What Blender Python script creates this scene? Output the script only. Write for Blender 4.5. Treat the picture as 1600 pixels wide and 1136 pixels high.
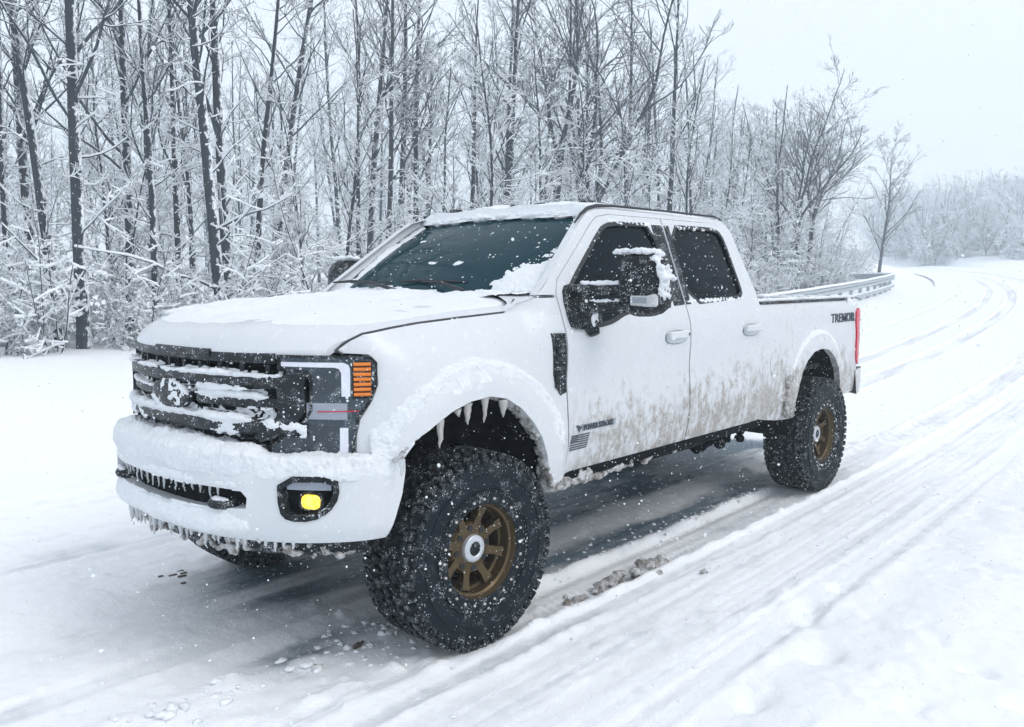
import bpy, bmesh, math, random
import numpy as np
from mathutils import Vector, Matrix, noise as mnoise
from mathutils.geometry import delaunay_2d_cdt

# ------------------------------------------------------------------ scene, camera, sky, sun
scene = bpy.context.scene
for o in list(bpy.data.objects):
    bpy.data.objects.remove(o)
COL = scene.collection
R = math.radians

cam_data = bpy.data.cameras.new('camera')
cam_data.sensor_width = 36.0
cam_data.lens = 1342.2 / 1600 * 36.0
cam_data.clip_start = 0.05
cam_data.clip_end = 2000
camera = bpy.data.objects.new('camera', cam_data)
COL.objects.link(camera)
camera.location = (-2.849, -3.731, 1.733)
_az, _pt = 0.8468, -0.09732
_d = Vector((math.sin(_az) * math.cos(_pt), math.cos(_az) * math.cos(_pt), math.sin(_pt)))
camera.rotation_euler = _d.to_track_quat('-Z', 'Y').to_euler()
scene.camera = camera

SUN_EL, SUN_AZ = 46.0, 165.0          # behind the cloud, off to the right of the road
world = bpy.data.worlds.new('World')
scene.world = world
world.use_nodes = True
wn = world.node_tree
wn.nodes.clear()
w_out = wn.nodes.new('ShaderNodeOutputWorld')
w_add = wn.nodes.new('ShaderNodeAddShader')
w_sky = wn.nodes.new('ShaderNodeTexSky')
w_sky.sky_type = 'NISHITA'
w_sky.sun_disc = False
w_sky.sun_elevation = R(SUN_EL)
w_sky.sun_rotation = R(SUN_AZ)
w_sky.dust_density = 3.0
w_b1 = wn.nodes.new('ShaderNodeBackground')
w_b1.inputs['Strength'].default_value = 0.05
w_b2 = wn.nodes.new('ShaderNodeBackground')      # the cloud deck: even white
w_b2.inputs['Color'].default_value = (0.938, 0.962, 1.0, 1)
w_b2.inputs['Strength'].default_value = 0.86
wn.links.new(w_sky.outputs[0], w_b1.inputs['Color'])
wn.links.new(w_b1.outputs[0], w_add.inputs[0])
wn.links.new(w_b2.outputs[0], w_add.inputs[1])
wn.links.new(w_add.outputs[0], w_out.inputs['Surface'])

sun_data = bpy.data.lights.new('sun', 'SUN')
sun_data.energy = 0.95
sun_data.angle = R(30)
sun_data.color = (1.0, 0.985, 0.965)
sun = bpy.data.objects.new('sun', sun_data)
COL.objects.link(sun)
_sd = Vector((math.sin(R(SUN_AZ)) * math.cos(R(SUN_EL)), math.cos(R(SUN_AZ)) * math.cos(R(SUN_EL)), math.sin(R(SUN_EL))))
sun.rotation_euler = (-_sd).to_track_quat('-Z', 'Y').to_euler()
sun.location = (0, 0, 30)

vs = scene.view_settings
vs.view_transform = 'Standard'
vs.look = 'None'
vs.gamma = 1.0
vs.exposure = 0.15
vs.use_curve_mapping = False
scene.cycles.use_denoising = True
scene.cycles.max_bounces = 6
scene.cycles.use_adaptive_sampling = True
scene.cycles.adaptive_threshold = 0.04
scene.cycles.diffuse_bounces = 3
scene.cycles.glossy_bounces = 2
scene.cycles.volume_bounces = 1
scene.cycles.transparent_max_bounces = 8

# ------------------------------------------------------------------ helpers
def tag(o, label=None, cat=None, group=None, kind=None):
    if label: o['label'] = label
    if cat: o['category'] = cat
    if group: o['group'] = group
    if kind: o['kind'] = kind
    return o

def empty(name, loc=(0, 0, 0), parent=None):
    o = bpy.data.objects.new(name, None)
    o.location = loc
    o.empty_display_size = 0.2
    o.parent = parent
    COL.objects.link(o)
    return o

def fast_mesh(name, V, faces, smooth=True):
    """V (n,3); faces: array (k,3|4) or list of such arrays / lists"""
    me = bpy.data.meshes.new(name)
    V = np.ascontiguousarray(V, dtype=np.float32)
    if isinstance(faces, np.ndarray):
        faces = [faces]
    arrs = [np.asarray(f, dtype=np.int32) for f in faces if len(f)]
    loops = np.concatenate([a.ravel() for a in arrs])
    tot = np.concatenate([np.full(len(a), a.shape[1], np.int32) for a in arrs])
    start = np.concatenate([[0], np.cumsum(tot)[:-1]]).astype(np.int32)
    me.vertices.add(len(V)); me.vertices.foreach_set('co', V.ravel())
    me.loops.add(len(loops)); me.loops.foreach_set('vertex_index', loops)
    me.polygons.add(len(tot)); me.polygons.foreach_set('loop_start', start)
    me.polygons.foreach_set('loop_total', tot)
    me.polygons.foreach_set('use_smooth', np.full(len(tot), smooth))
    me.update(calc_edges=True)
    return me

def link(name, me, mat, parent=None, loc=None):
    o = bpy.data.objects.new(name, me)
    if mat is not None and len(me.materials) == 0:
        me.materials.append(mat)
    o.parent = parent
    if loc is not None: o.location = loc
    COL.objects.link(o)
    return o

class MB:
    """collects simple solids into one mesh"""
    def __init__(self): self.v = []; self.f = []
    def add(self, V, F):
        b = len(self.v)
        self.v += [tuple(p) for p in V]
        self.f += [tuple(i + b for i in f) for f in F]
        return self
    def box(self, c, s, rot=None, taper=1.0, bev=0.0):
        hx, hy, hz = s[0] / 2, s[1] / 2, s[2] / 2
        if bev > 0:
            b = min(bev, hx * .9, hy * .9, hz * .9)
            V = []
            for sx in (-1, 1):
                for sy in (-1, 1):
                    for sz in (-1, 1):
                        V.append((sx * (hx - b), sy * (hy - b), sz * hz))
                        V.append((sx * (hx - b), sy * hy, sz * (hz - b)))
                        V.append((sx * hx, sy * (hy - b), sz * (hz - b)))
            bm = bmesh.new()
            for p in V: bm.verts.new(p)
            r = bmesh.ops.convex_hull(bm, input=bm.verts)
            bm.verts.index_update()
            V = [v.co.copy() for v in bm.verts]
            F = [[v.index for v in f.verts] for f in bm.faces]
            bm.free()
        else:
            V = [Vector((sx * hx * (taper if sz > 0 else 1), sy * hy * (taper if sz > 0 else 1), sz * hz))
                 for sx in (-1, 1) for sy in (-1, 1) for sz in (-1, 1)]
            F = [(0, 1, 3, 2), (4, 6, 7, 5), (0, 4, 5, 1), (2, 3, 7, 6), (0, 2, 6, 4), (1, 5, 7, 3)]
        M = rot if rot is not None else Matrix.Identity(3)
        V = [M @ Vector(p) + Vector(c) for p in V]
        return self.add(V, F)
    def tube(self, pts, rad, n=8, cap=True):
        pts = [Vector(p) for p in pts]
        if not hasattr(rad, '__len__'): rad = [rad] * len(pts)
        rings = []
        for i, p in enumerate(pts):
            t = (pts[min(i + 1, len(pts) - 1)] - pts[max(i - 1, 0)]).normalized()
            ref = Vector((0, 0, 1)) if abs(t.z) < .9 else Vector((1, 0, 0))
            a = t.cross(ref).normalized(); b = t.cross(a)
            rings.append([p + (a * math.cos(2 * math.pi * k / n) + b * math.sin(2 * math.pi * k / n)) * rad[i] for k in range(n)])
        V = [q for r in rings for q in r]
        F = [(i * n + k, i * n + (k + 1) % n, (i + 1) * n + (k + 1) % n, (i + 1) * n + k) for i in range(len(pts) - 1) for k in range(n)]
        if cap:
            F.append(tuple(range(n))[::-1]); F.append(tuple((len(pts) - 1) * n + k for k in range(n)))
        return self.add(V, F)
    def lathe(self, prof, n=48, c=(0, 0, 0), axis='y'):
        """prof: (radius, along) ; axis y"""
        V = []
        for r, h in prof:
            for k in range(n):
                a = 2 * math.pi * k / n
                V.append((c[0] + r * math.cos(a), c[1] + h, c[2] + r * math.sin(a)) if axis == 'y'
                         else (c[0] + r * math.cos(a), c[1] + r * math.sin(a), c[2] + h))
        m = len(prof)
        F = [(i * n + k, (i + 1) * n + k, (i + 1) * n + (k + 1) % n, i * n + (k + 1) % n) for i in range(m - 1) for k in range(n)]
        return self.add(V, F)
    def build(self, name, mat, parent=None, smooth=True, recalc=True, sharp=35):
        me = bpy.data.meshes.new(name)
        me.from_pydata([tuple(p) for p in self.v], [], self.f)
        if recalc:
            bm = bmesh.new(); bm.from_mesh(me)
            bmesh.ops.recalc_face_normals(bm, faces=bm.faces)
            bm.to_mesh(me); bm.free()
        if smooth:
            me.shade_smooth()
            try: me.set_sharp_from_angle(angle=R(sharp))
            except Exception: pass
        me.update()
        return link(name, me, mat, parent)

# vectorised value noise -------------------------------------------------
def _hash(ix, iy, seed):
    h = (ix.astype(np.int64) * 374761393 + iy.astype(np.int64) * 668265263 + seed * 1442695041) & 0x7fffffff
    h = ((h ^ (h >> 13)) * 1274126177) & 0x7fffffff
    return ((h ^ (h >> 16)) & 0xffff) / 65535.0
def vnoise(x, y, seed=0):
    x = np.asarray(x, float); y = np.asarray(y, float)
    ix = np.floor(x); iy = np.floor(y); fx = x - ix; fy = y - iy
    fx = fx * fx * (3 - 2 * fx); fy = fy * fy * (3 - 2 * fy)
    a = _hash(ix, iy, seed); b = _hash(ix + 1, iy, seed); c = _hash(ix, iy + 1, seed); d = _hash(ix + 1, iy + 1, seed)
    return (a * (1 - fx) + b * fx) * (1 - fy) + (c * (1 - fx) + d * fx) * fy
def fbm(x, y, seed=0, oct=4, gain=.5):
    s = 0; a = 1; t = 0
    for k in range(oct):
        s = s + a * (vnoise(x * 2 ** k, y * 2 ** k, seed + 17 * k) - .5); t += a; a *= gain
    return s / t
def sstep(a, b, x):
    t = np.clip((np.asarray(x, float) - a) / (b - a), 0, 1)
    return t * t * (3 - 2 * t)

# ------------------------------------------------------------------ materials
class NT:
    def __init__(self, name):
        self.m = bpy.data.materials.new(name); self.m.use_nodes = True
        self.t = self.m.node_tree; self.b = self.t.nodes['Principled BSDF']
        self._c = None
    def n(self, typ, **kw):
        nd = self.t.nodes.new(typ)
        for k, v in kw.items(): setattr(nd, k, v)
        return nd
    def l(self, a, b): self.t.links.new(a, b)
    def coord(self):
        if self._c is None: self._c = self.n('ShaderNodeTexCoord').outputs['Object']
        return self._c
    def mapping(self, scale, src=None):
        mp = self.n('ShaderNodeMapping'); mp.inputs['Scale'].default_value = scale
        self.l(src or self.coord(), mp.inputs['Vector']); return mp.outputs[0]
    def noise(self, scale, detail=4, rough=.55, vec=None):
        t = self.n('ShaderNodeTexNoise'); t.inputs['Scale'].default_value = scale
        t.inputs['Detail'].default_value = detail; t.inputs['Roughness'].default_value = rough
        self.l(vec or self.coord(), t.inputs['Vector']); return t.outputs['Fac']
    def voro(self, scale, vec=None, feature='F1', out='Distance'):
        t = self.n('ShaderNodeTexVoronoi'); t.feature = feature; t.inputs['Scale'].default_value = scale
        self.l(vec or self.coord(), t.inputs['Vector']); return t.outputs[out]
    def ramp(self, src, a, b, lo=0., hi=1.):
        r = self.n('ShaderNodeMapRange'); r.interpolation_type = 'SMOOTHSTEP'
        r.inputs['From Min'].default_value = a; r.inputs['From Max'].default_value = b
        r.inputs['To Min'].default_value = lo; r.inputs['To Max'].default_value = hi
        self.l(src, r.inputs['Value']); return r.outputs[0]
    def math(self, op, a, b=None):
        m = self.n('ShaderNodeMath', operation=op)
        for i, x in enumerate((a, b)):
            if x is None: continue
            if isinstance(x, (int, float)): m.inputs[i].default_value = x
            else: self.l(x, m.inputs[i])
        return m.outputs[0]
    def mix(self, fac, a, b):
        m = self.n('ShaderNodeMix', data_type='RGBA')
        if isinstance(fac, (int, float)): m.inputs[0].default_value = fac
        else: self.l(fac, m.inputs[0])
        for i, x in ((6, a), (7, b)):
            if isinstance(x, tuple): m.inputs[i].default_value = (*x, 1)
            else: self.l(x, m.inputs[i])
        return m.outputs[2]
    def col(self, c):
        if isinstance(c, tuple): self.b.inputs['Base Color'].default_value = (*c, 1)
        else: self.l(c, self.b.inputs['Base Color'])
    def set(self, **kw):
        for k, v in kw.items():
            i = self.b.inputs[k.replace('_', ' ')]
            if isinstance(v, (int, float, tuple)): i.default_value = v if not isinstance(v, tuple) else (*v, 1)
            else: self.l(v, i)
    def bump(self, src, strength=.5, dist=.01):
        b = self.n('ShaderNodeBump'); b.inputs['Strength'].default_value = strength; b.inputs['Distance'].default_value = dist
        self.l(src, b.inputs['Height']); self.l(b.outputs[0], self.b.inputs['Normal'])

SNOWC = (0.83, 0.865, 0.90)
def M_snow(name='snow', c=SNOWC, bs=60, bd=.006, st=.5):
    m = NT(name); m.col(m.mix(m.noise(9, 3), tuple(x * .97 for x in c), c)); m.set(Roughness=.75)
    m.bump(m.noise(bs, 5, .65), st, bd); return m.m

def add_specks(m, base, scale=110, thr=.16, dens=.62, col=(.80, .86, .90), coarse=14, clo=.45, chi=.75):
    """snow dust: sparse specks plus rime in patches, over a base colour"""
    d = m.voro(scale); rnd = m.voro(scale, out='Color')
    sep = m.n('ShaderNodeSeparateColor'); m.l(rnd, sep.inputs[0])
    on = m.math('GREATER_THAN', sep.outputs[0], dens)
    rad = m.math('MULTIPLY', sep.outputs[1], thr * 2)
    dot = m.math('MULTIPLY', m.math('LESS_THAN', d, rad), on)
    patch = m.math('MULTIPLY', m.ramp(m.noise(coarse, 6, .7), clo, chi), m.ramp(m.noise(coarse * 9, 3, .6), .5, .62))
    f = m.math('MAXIMUM', dot, patch)
    return m.mix(f, base, col), f

def M_dark(name, c=(.012, .017, .022), rough=.45, kw_spec=.25, **kw):
    m = NT(name); cc, f = add_specks(m, c, **kw); m.col(cc); m.set(Roughness=rough)
    m.set(Specular_IOR_Level=kw_spec)
    m.bump(f, .4, .004); return m.m
def M_plain(name, c, rough=.5, metal=0., **kw):
    m = NT(name); n = m.noise(35, 3); m.col(m.mix(n, tuple(x * .85 for x in c), tuple(min(1, x * 1.08) for x in c)))
    m.set(Roughness=rough, Metallic=metal, **kw); return m.m

MAT = {}
MAT['snow'] = M_snow()
MAT['snow_truck'] = M_snow('snow_truck', (0.82, 0.855, 0.89), 70, .010, .9)
MAT['ice'] = M_plain('ice', (.72, .76, .79), .22, Transmission_Weight=.25)
MAT['dirty_ice'] = M_plain('dirty_ice', (.50, .49, .47), .35, Transmission_Weight=.1)

def M_paint():
    m = NT('white_paint')
    sx = m.n('ShaderNodeSeparateXYZ'); m.l(m.coord(), sx.inputs[0]); X, Y, Z = sx.outputs
    low = m.ramp(Z, 1.50, .74)                                   # more spray lower down
    aft = m.math('MULTIPLY', m.ramp(X, .50, 1.0), m.ramp(X, 5.2, 4.6, .45, 1))
    n1 = m.noise(1.0, 7, .66, m.mapping((6.5, 5, 4.2)))
    n2 = m.noise(1.0, 6, .68, m.mapping((17, 10, 13)))
    drip = m.noise(1.0, 5, .62, m.mapping((24, 9, 6.5)))
    a = m.math('ADD', m.math('MULTIPLY', n1, .46), m.math('ADD', m.math('MULTIPLY', n2, .40), m.math('MULTIPLY', drip, .14)))
    thr = m.math('SUBTRACT', m.ramp(low, 0, 1, .572, .425), m.ramp(X, 1.2, 3.2, 0, .030))
    g = m.n('ShaderNodeMapRange'); g.interpolation_type = 'SMOOTHSTEP'
    m.l(a, g.inputs[0]); m.l(thr, g.inputs[1]); m.l(m.math('ADD', thr, .15), g.inputs[2])
    dirt = m.math('MULTIPLY', m.math('MULTIPLY', g.outputs[0], m.math('MULTIPLY', aft, m.ramp(m.noise(1.0, 5, .7, m.mapping((60, 30, 38))), .30, .62, .25, 1.0))), .80)
    film = m.math('MULTIPLY', m.math('MULTIPLY', m.math('MULTIPLY', low, low), aft), m.ramp(n2, .35, .65, .05, .24))
    dirt = m.math('MINIMUM', m.math('ADD', dirt, film), .8)
    base = m.mix(m.ramp(m.noise(22, 6, .7), .56, .72), (.63, .66, .69), (.76, .79, .82))
    m.col(m.mix(dirt, base, (.24, .205, .165)))
    frost = m.ramp(m.noise(6, 7, .72), .42, .66)
    m.set(Roughness=m.ramp(frost, 0, 1, .42, .70), Coat_Weight=.25, Coat_Roughness=.12)
    m.bump(m.math('MULTIPLY', m.noise(40, 6, .7), frost), .35, .006)
    return m.m
MAT['paint'] = M_paint()
MAT['plastic'] = M_dark('black_plastic', (.005, .009, .012), .5, coarse=17, clo=.47, chi=.70)
MAT['grille'] = M_dark('grille_plastic', (.006, .011, .015), .42, kw_spec=.35, scale=80, thr=.2, dens=.72, coarse=18, clo=.49, chi=.72)
MAT['under'] = M_dark('underbody', (.004, .006, .008), .8, kw_spec=.08, scale=60, dens=.86, coarse=8, clo=.58, chi=.8)
MAT['rubber'] = M_dark('tyre_rubber', (.004, .008, .011), .65, kw_spec=.15, scale=95, thr=.16, dens=.86, coarse=30, clo=.44, chi=.74)
MAT['sidewall'] = M_dark('tyre_sidewall', (.005, .011, .016), .6, kw_spec=.18, scale=100, thr=.15, dens=.86, coarse=16, clo=.50, chi=.78)
MAT['bronze'] = M_dark('bronze_alloy', (.105, .076, .040), .40, scale=90, thr=.16, dens=.86, coarse=9, clo=.70, chi=.95)
MAT['bronze'].node_tree.nodes['Principled BSDF'].inputs['Metallic'].default_value = .55
MAT['silver'] = M_plain('silver_ring', (.60, .63, .68), .35, .3)
MAT['bolt'] = M_plain('bolt', (.72, .66, .62), .4, .2)
MAT['lens'] = M_dark('headlight_lens', (.028, .048, .066), .12, scale=60, thr=.22, dens=.62, coarse=24, clo=.48, chi=.72)
MAT['lens'].node_tree.nodes['Principled BSDF'].inputs['Coat Weight'].default_value = .6
MAT['led'] = M_plain('light_guide', (.74, .76, .84), .3)
MAT['led_mid'] = M_plain('projector_lens', (.30, .34, .40), .2)
MAT['amber'] = M_plain('amber_reflector', (.75, .22, .03), .25)
MAT['red'] = M_plain('red_lens', (.62, .012, .045), .2)
MAT['decal'] = M_plain('grey_decal', (.045, .06, .075), .5)
MAT['badge'] = M_plain('badge_plate', (.30, .34, .38), .35, .4)
MAT['clear'] = M_plain('clear_lens', (.55, .57, .58), .15)
MAT['rubber_trim'] = M_plain('rubber_trim', (.010, .014, .018), .5)
MAT['seam'] = M_plain('shut_line', (.06, .065, .07), .8)
MAT['seam_dark'] = MAT['under']

def M_glass():
    m = NT('tinted_glass'); c, f = add_specks(m, (.001, .005, .008), scale=42, thr=.13, dens=.80, coarse=6, clo=.70, chi=.9)
    m.col(c); m.set(Roughness=m.ramp(f, 0, 1, .04, .6), IOR=1.45, Specular_IOR_Level=.09, Specular_Tint=(.50, .82, 1.0))
    return m.m
MAT['glass'] = M_glass()
def M_windscreen():
    m = NT('windscreen_glass'); c, f = add_specks(m, (.003, .033, .046), scale=34, thr=.12, dens=.80, coarse=3, clo=.72, chi=.9)
    m.col(c); m.set(Roughness=m.ramp(f, 0, 1, .05, .6), IOR=1.45, Specular_IOR_Level=.08, Specular_Tint=(.50, .82, 1.0))
    return m.m
MAT['windscreen'] = M_windscreen()
def M_fog():
    m = NT('fog_lamp_lit'); c = m.mix(m.ramp(m.noise(45, 2), .35, .65), (1, .62, .03), (1, .83, .12)); m.col(c)
    m.l(c, m.b.inputs['Emission Color']); m.b.inputs['Emission Strength'].default_value = 1.0; return m.m
MAT['fog'] = M_fog()
MAT['steel'] = M_plain('galvanised_steel', (.46, .50, .54), .6, .2)
def M_bark(name, c, snow=.5):
    m = NT(name)
    n1 = m.noise(1.0, 5, .65, m.mapping((14, 14, 3)))
    g = m.n('ShaderNodeNewGeometry'); sep = m.n('ShaderNodeSeparateXYZ'); m.l(g.outputs['Normal'], sep.inputs[0])
    side = m.math('ADD', m.math('MULTIPLY', sep.outputs[0], .55), m.math('ADD', m.math('MULTIPLY', sep.outputs[1], -.25), m.math('MULTIPLY', sep.outputs[2], .9)))
    patch = m.noise(1.0, 5, .7, m.mapping((11, 11, 6)))
    f = m.ramp(m.math('ADD', m.math('MULTIPLY', side, .42), patch), 1.02 - snow * .5, 1.14 - snow * .5)
    m.col(m.mix(f, m.mix(n1, tuple(x * .55 for x in c), tuple(x * 1.5 for x in c)), (.82, .86, .90)))
    m.set(Roughness=.9); m.bump(n1, .6, .02)
    return m.m
MAT['bark'] = M_bark('bark', (.016, .024, .034), .84)
MAT['bark_twig'] = M_bark('twig_bark', (.026, .040, .056), .38)
MAT['snow_branch'] = M_plain('branch_snow', (.86, .90, .94), .8)
def M_slush():
    m = NT('slush'); n = m.noise(24, 6, .7); f = m.ramp(n, .36, .62)
    m.col(m.mix(f, (.20, .18, .16), (.62, .63, .64))); m.set(Roughness=.7); m.bump(m.noise(60, 6, .7), .9, .014); return m.m
MAT['slush'] = M_slush()
MAT['mud'] = M_snow('mud', (.10, .085, .07), 50, .01, .8)
def M_flake():
    m = NT('flake'); m.col((.90, .93, .95)); m.set(Roughness=.9)
    tr = m.n('ShaderNodeBsdfTranslucent'); tr.inputs[0].default_value = (.95, .97, .98, 1)
    mx = m.n('ShaderNodeMixShader'); mx.inputs[0].default_value = .5
    m.l(m.b.outputs[0], mx.inputs[1]); m.l(tr.outputs[0], mx.inputs[2]); m.l(mx.outputs[0], m.t.nodes['Material Output'].inputs[0]); return m.m
MAT['flake'] = M_flake()
HAZE = .0040
MAT['bowl'] = M_dark('reflector_bowl', (.020, .036, .050), .08, kw_spec=.6, scale=60, thr=.2, dens=.72, coarse=24, clo=.52, chi=.75)

# ------------------------------------------------------------------ terrain
def rise(x):
    t = np.maximum(np.asarray(x, float) - 5, 0)
    return np.where(t < 12, .032 * t * t / 24, .032 * (t - 6))
def bend(x):
    x = np.maximum(np.asarray(x, float), 0)
    return np.where(x < 95, .0025 * x * x, .0025 * 95 ** 2 + .475 * (x - 95))
ROAD_L, ROAD_R = 4.6, -6.0            # far and near limits of the cleared width, measured from the truck's line
def ground_h(x, y):
    x = np.asarray(x, float); y = np.asarray(y, float)
    v = y - bend(x)
    h = rise(x)
    off = .06 * fbm(x * .25, y * .25, 3) + .025 * fbm(x * 1.3, y * 1.3, 5)
    off = off + .22 * sstep(5.0, 9.0, v) + .5 * sstep(14, 30, y) + .35 * sstep(-7.0, -11.0, v)
    off = off + 5.5 * np.exp(-(((x - 172) / 36) ** 2 + ((y - 12) / 42) ** 2))
    inside = sstep(ROAD_R - .9, ROAD_R + .2, v) * (1 - sstep(ROAD_L - .2, ROAD_L + .9, v)) * (1 - sstep(120, 128, x)) * sstep(-40, -36, x)
    off = off * (1 - .9 * inside) - .10 * inside
    return h + off

def road_h(x, v):
    """height of the driven snow over the plain, and how dark it is: packed ice, plus painted shade under the truck (0..1)"""
    near = 1 / (1 + np.maximum(x - 10, 0) * .05)
    z = .018 * fbm(x * .6, v * .9, 11) + .012 * fbm(x * 3.0, v * 4.5, 12) * near
    grain = fbm(x * 16, v * 16, 13, 3)
    crumb = np.clip(fbm(x * 9, v * 9, 15, 3) - .10, 0, 1)
    rough = .35 + .65 * sstep(-.1, .2, fbm(x * .8, v * 1.6, 19))
    z = z + (.016 * grain + .12 * crumb * rough) * near
    pack_shade = np.zeros_like(z)
    wob = .05 * fbm(x * .35, v * 0, 21) * 2
    def track(vc, hw, dep, a, b, dark, lip=.5, edge=.07, seed=0, fill=.6, soft=.6):
        nonlocal z, pack_shade
        d = np.abs(v - vc - wob - .02 * fbm(x * 2.3, v * 0 + seed, 31 + seed))
        on = sstep(a - soft, a, x) * (1 - sstep(b, b + .6, x))
        inn = (1 - sstep(hw - edge * .5, hw + edge, d)) * on
        rim = np.exp(-((d - hw - edge * .9) / (edge * .75)) ** 2) * on
        st = fbm(x * .5, (v - vc) * 34, 41 + seed, 3)
        n = sstep(-.25, .16, fbm(x * 1.4 * near + x * .15, v * 5, 51 + seed, 3))
        z = z * (1 - fill * inn) + inn * (-dep + .012 * st) + rim * dep * lip * (.4 + 1.2 * vnoise(x * 6, v * 6, 61 + seed))
        pack_shade = np.maximum(pack_shade, inn * dark * (.45 + .55 * n) * (1 + .5 * st))
    BIG = 400
    track(1.86, .13, .024, -60, BIG, .34, seed=1)
    track(3.35, .12, .018, -60, BIG, .22, seed=2)
    track(.52, .22, .024, -60, 4.2, .32, lip=.2, edge=.16, seed=3)
    track(.45, .40, .012, .55, 5.4, 1.30, lip=.1, edge=.30, seed=4, soft=1.7)      # packed ice under the truck, with the truck's shade painted into its colour
    track(-.52, .12, .012, -.6, 4.6, .80, lip=.1, edge=.20, seed=11)  # near strip of the same ice, also darkened for the truck's shade
    track(-1.52, .24, .014, -60, BIG, .24, lip=.35, edge=.12, seed=5)
    track(-1.95, .10, .012, -60, BIG, .20, lip=.35, seed=9)
    track(-1.18, .05, .010, -60, BIG, .16, lip=.4, edge=.04, seed=12)
    track(-.08, .07, .014, -60, .1, .36, lip=.4, edge=.05, seed=6)
    track(.90, .17, .030, -.05, BIG, .36, seed=7)
    track(-.90, .16, .030, .25, BIG, .30, lip=.7, edge=.05, seed=8)
    # fine streaks combed along the driven width
    comb = sstep(-2.3, -2.0, v) * (1 - sstep(-.75, -.5, v)) + .6 * sstep(1.0, 1.3, v)
    z = z + comb * (.016 * fbm(x * .35, v * 26, 91, 3) + .006 * fbm(x * .8, v * 60, 92, 2)) * near
    pack_shade = np.maximum(pack_shade, comb * .33 * sstep(.0, .20, fbm(x * .3, v * 11, 93, 3)))
    # tread print in the truck's own near track
    inn = (1 - sstep(.13, .17, np.abs(v + .90 + wob))) * sstep(.3, .6, x) * (1 - sstep(14, 20, x))
    z = z + inn * .009 * np.sin(x * 2 * np.pi / .062 + 2.2 * np.abs(v + .9) / .06)
    # broken ridge before and between the wheels, thrown-up crumbs
    rid = np.exp(-((v + .56 + .10 * fbm(x * 1.1, v * 0, 71)) / .10) ** 2) * (1 - sstep(-.5, .2, x))
    z = z + rid * .055 * np.clip(vnoise(x * 9, v * 9, 72) - .25, 0, 1) + rid * .012
    # loose shoulder on the camera's side
    sh = sstep(-2.15, -2.6, v + .12 * fbm(x * .9, v * .9, 81) * 2)
    pits = np.clip(fbm(x * 4.5, v * 4.5, 83, 3) - .14, 0, 1)
    z = z + sh * (.055 + .03 * fbm(x * 2, v * 2, 82) - .16 * pits)
    pack_shade = pack_shade * (1 - sh)
    for hx, hv, hr in ((1.36, -2.07, .13), (.94, -2.30, .11), (.31, -2.25, .07), (1.55, -1.98, .07), (1.9, -2.02, .06)):
        z = z - .050 * np.exp(-(((x - hx) / hr) ** 2 + ((v - hv) / (hr * .8)) ** 2))
    # the tyres press their own beds
    for wx, wv in ((0, -.89), (0, .89), (4.059, -.89), (4.059, .89)):
        e = np.exp(-(((x - wx) / .22) ** 4 + ((v - wv) / .22) ** 4))
        z = z * (1 - e) + e * -.006
    fade = sstep(ROAD_R, ROAD_R + .8, v) * (1 - sstep(ROAD_L - .8, ROAD_L, v))
    return z * fade + .012, np.clip(pack_shade, 0, 1) * fade

def axis_pts(segs):
    out = []
    for a, b, n in segs: out.append(np.linspace(a, b, n, endpoint=False))
    return np.concatenate(out + [np.array([segs[-1][1]])])

def grid_faces(nx, ny):
    i = np.arange(nx - 1)[:, None]; j = np.arange(ny - 1)[None, :]
    a = (i * ny + j).ravel()
    return np.stack([a, a + ny, a + ny + 1, a + 1], 1)

def M_road():
    m = NT('driven_snow')
    at = m.n('ShaderNodeAttribute'); at.attribute_name = 'pack_shade'
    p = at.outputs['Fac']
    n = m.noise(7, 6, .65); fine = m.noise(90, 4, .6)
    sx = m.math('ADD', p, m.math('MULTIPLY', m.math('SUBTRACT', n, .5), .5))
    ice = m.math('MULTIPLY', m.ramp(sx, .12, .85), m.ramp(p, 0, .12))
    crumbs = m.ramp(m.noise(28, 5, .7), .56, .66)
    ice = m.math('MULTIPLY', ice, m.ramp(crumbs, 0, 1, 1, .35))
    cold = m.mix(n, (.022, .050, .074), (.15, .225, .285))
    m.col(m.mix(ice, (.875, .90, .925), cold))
    m.set(Roughness=m.ramp(ice, 0, 1, .8, .45))
    m.bump(m.math('ADD', m.math('MULTIPLY', m.noise(26, 8, .68), 1.0), m.math('MULTIPLY', fine, .35)), .5, .018)
    return m.m
MAT['road'] = M_road()
def M_field():
    m = NT('field_snow'); m.col(m.mix(m.noise(.8, 4), (.85, .88, .91), (.88, .905, .93))); m.set(Roughness=.8)
    m.bump(m.noise(14, 6, .65), .5, .02); return m.m
MAT['field'] = M_field()

def build_ground():
    xs = axis_pts([(-240, -40, 12), (-40, -8, 32), (-8, 60, 180), (60, 130, 70), (130, 260, 40)])
    ys = axis_pts([(-240, -30, 12), (-30, -8, 20), (-8, 40, 160), (40, 100, 40), (100, 240, 14)])
    X, Y = np.meshgrid(xs, ys, indexing='ij')
    Z = ground_h(X, Y)
    V = np.stack([X, Y, Z], -1).reshape(-1, 3)
    o = link('ground', fast_mesh('ground', V, grid_faces(len(xs), len(ys))), MAT['field'])
    tag(o, 'deep untouched snow over the verges and the forest floor', kind='structure')

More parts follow.
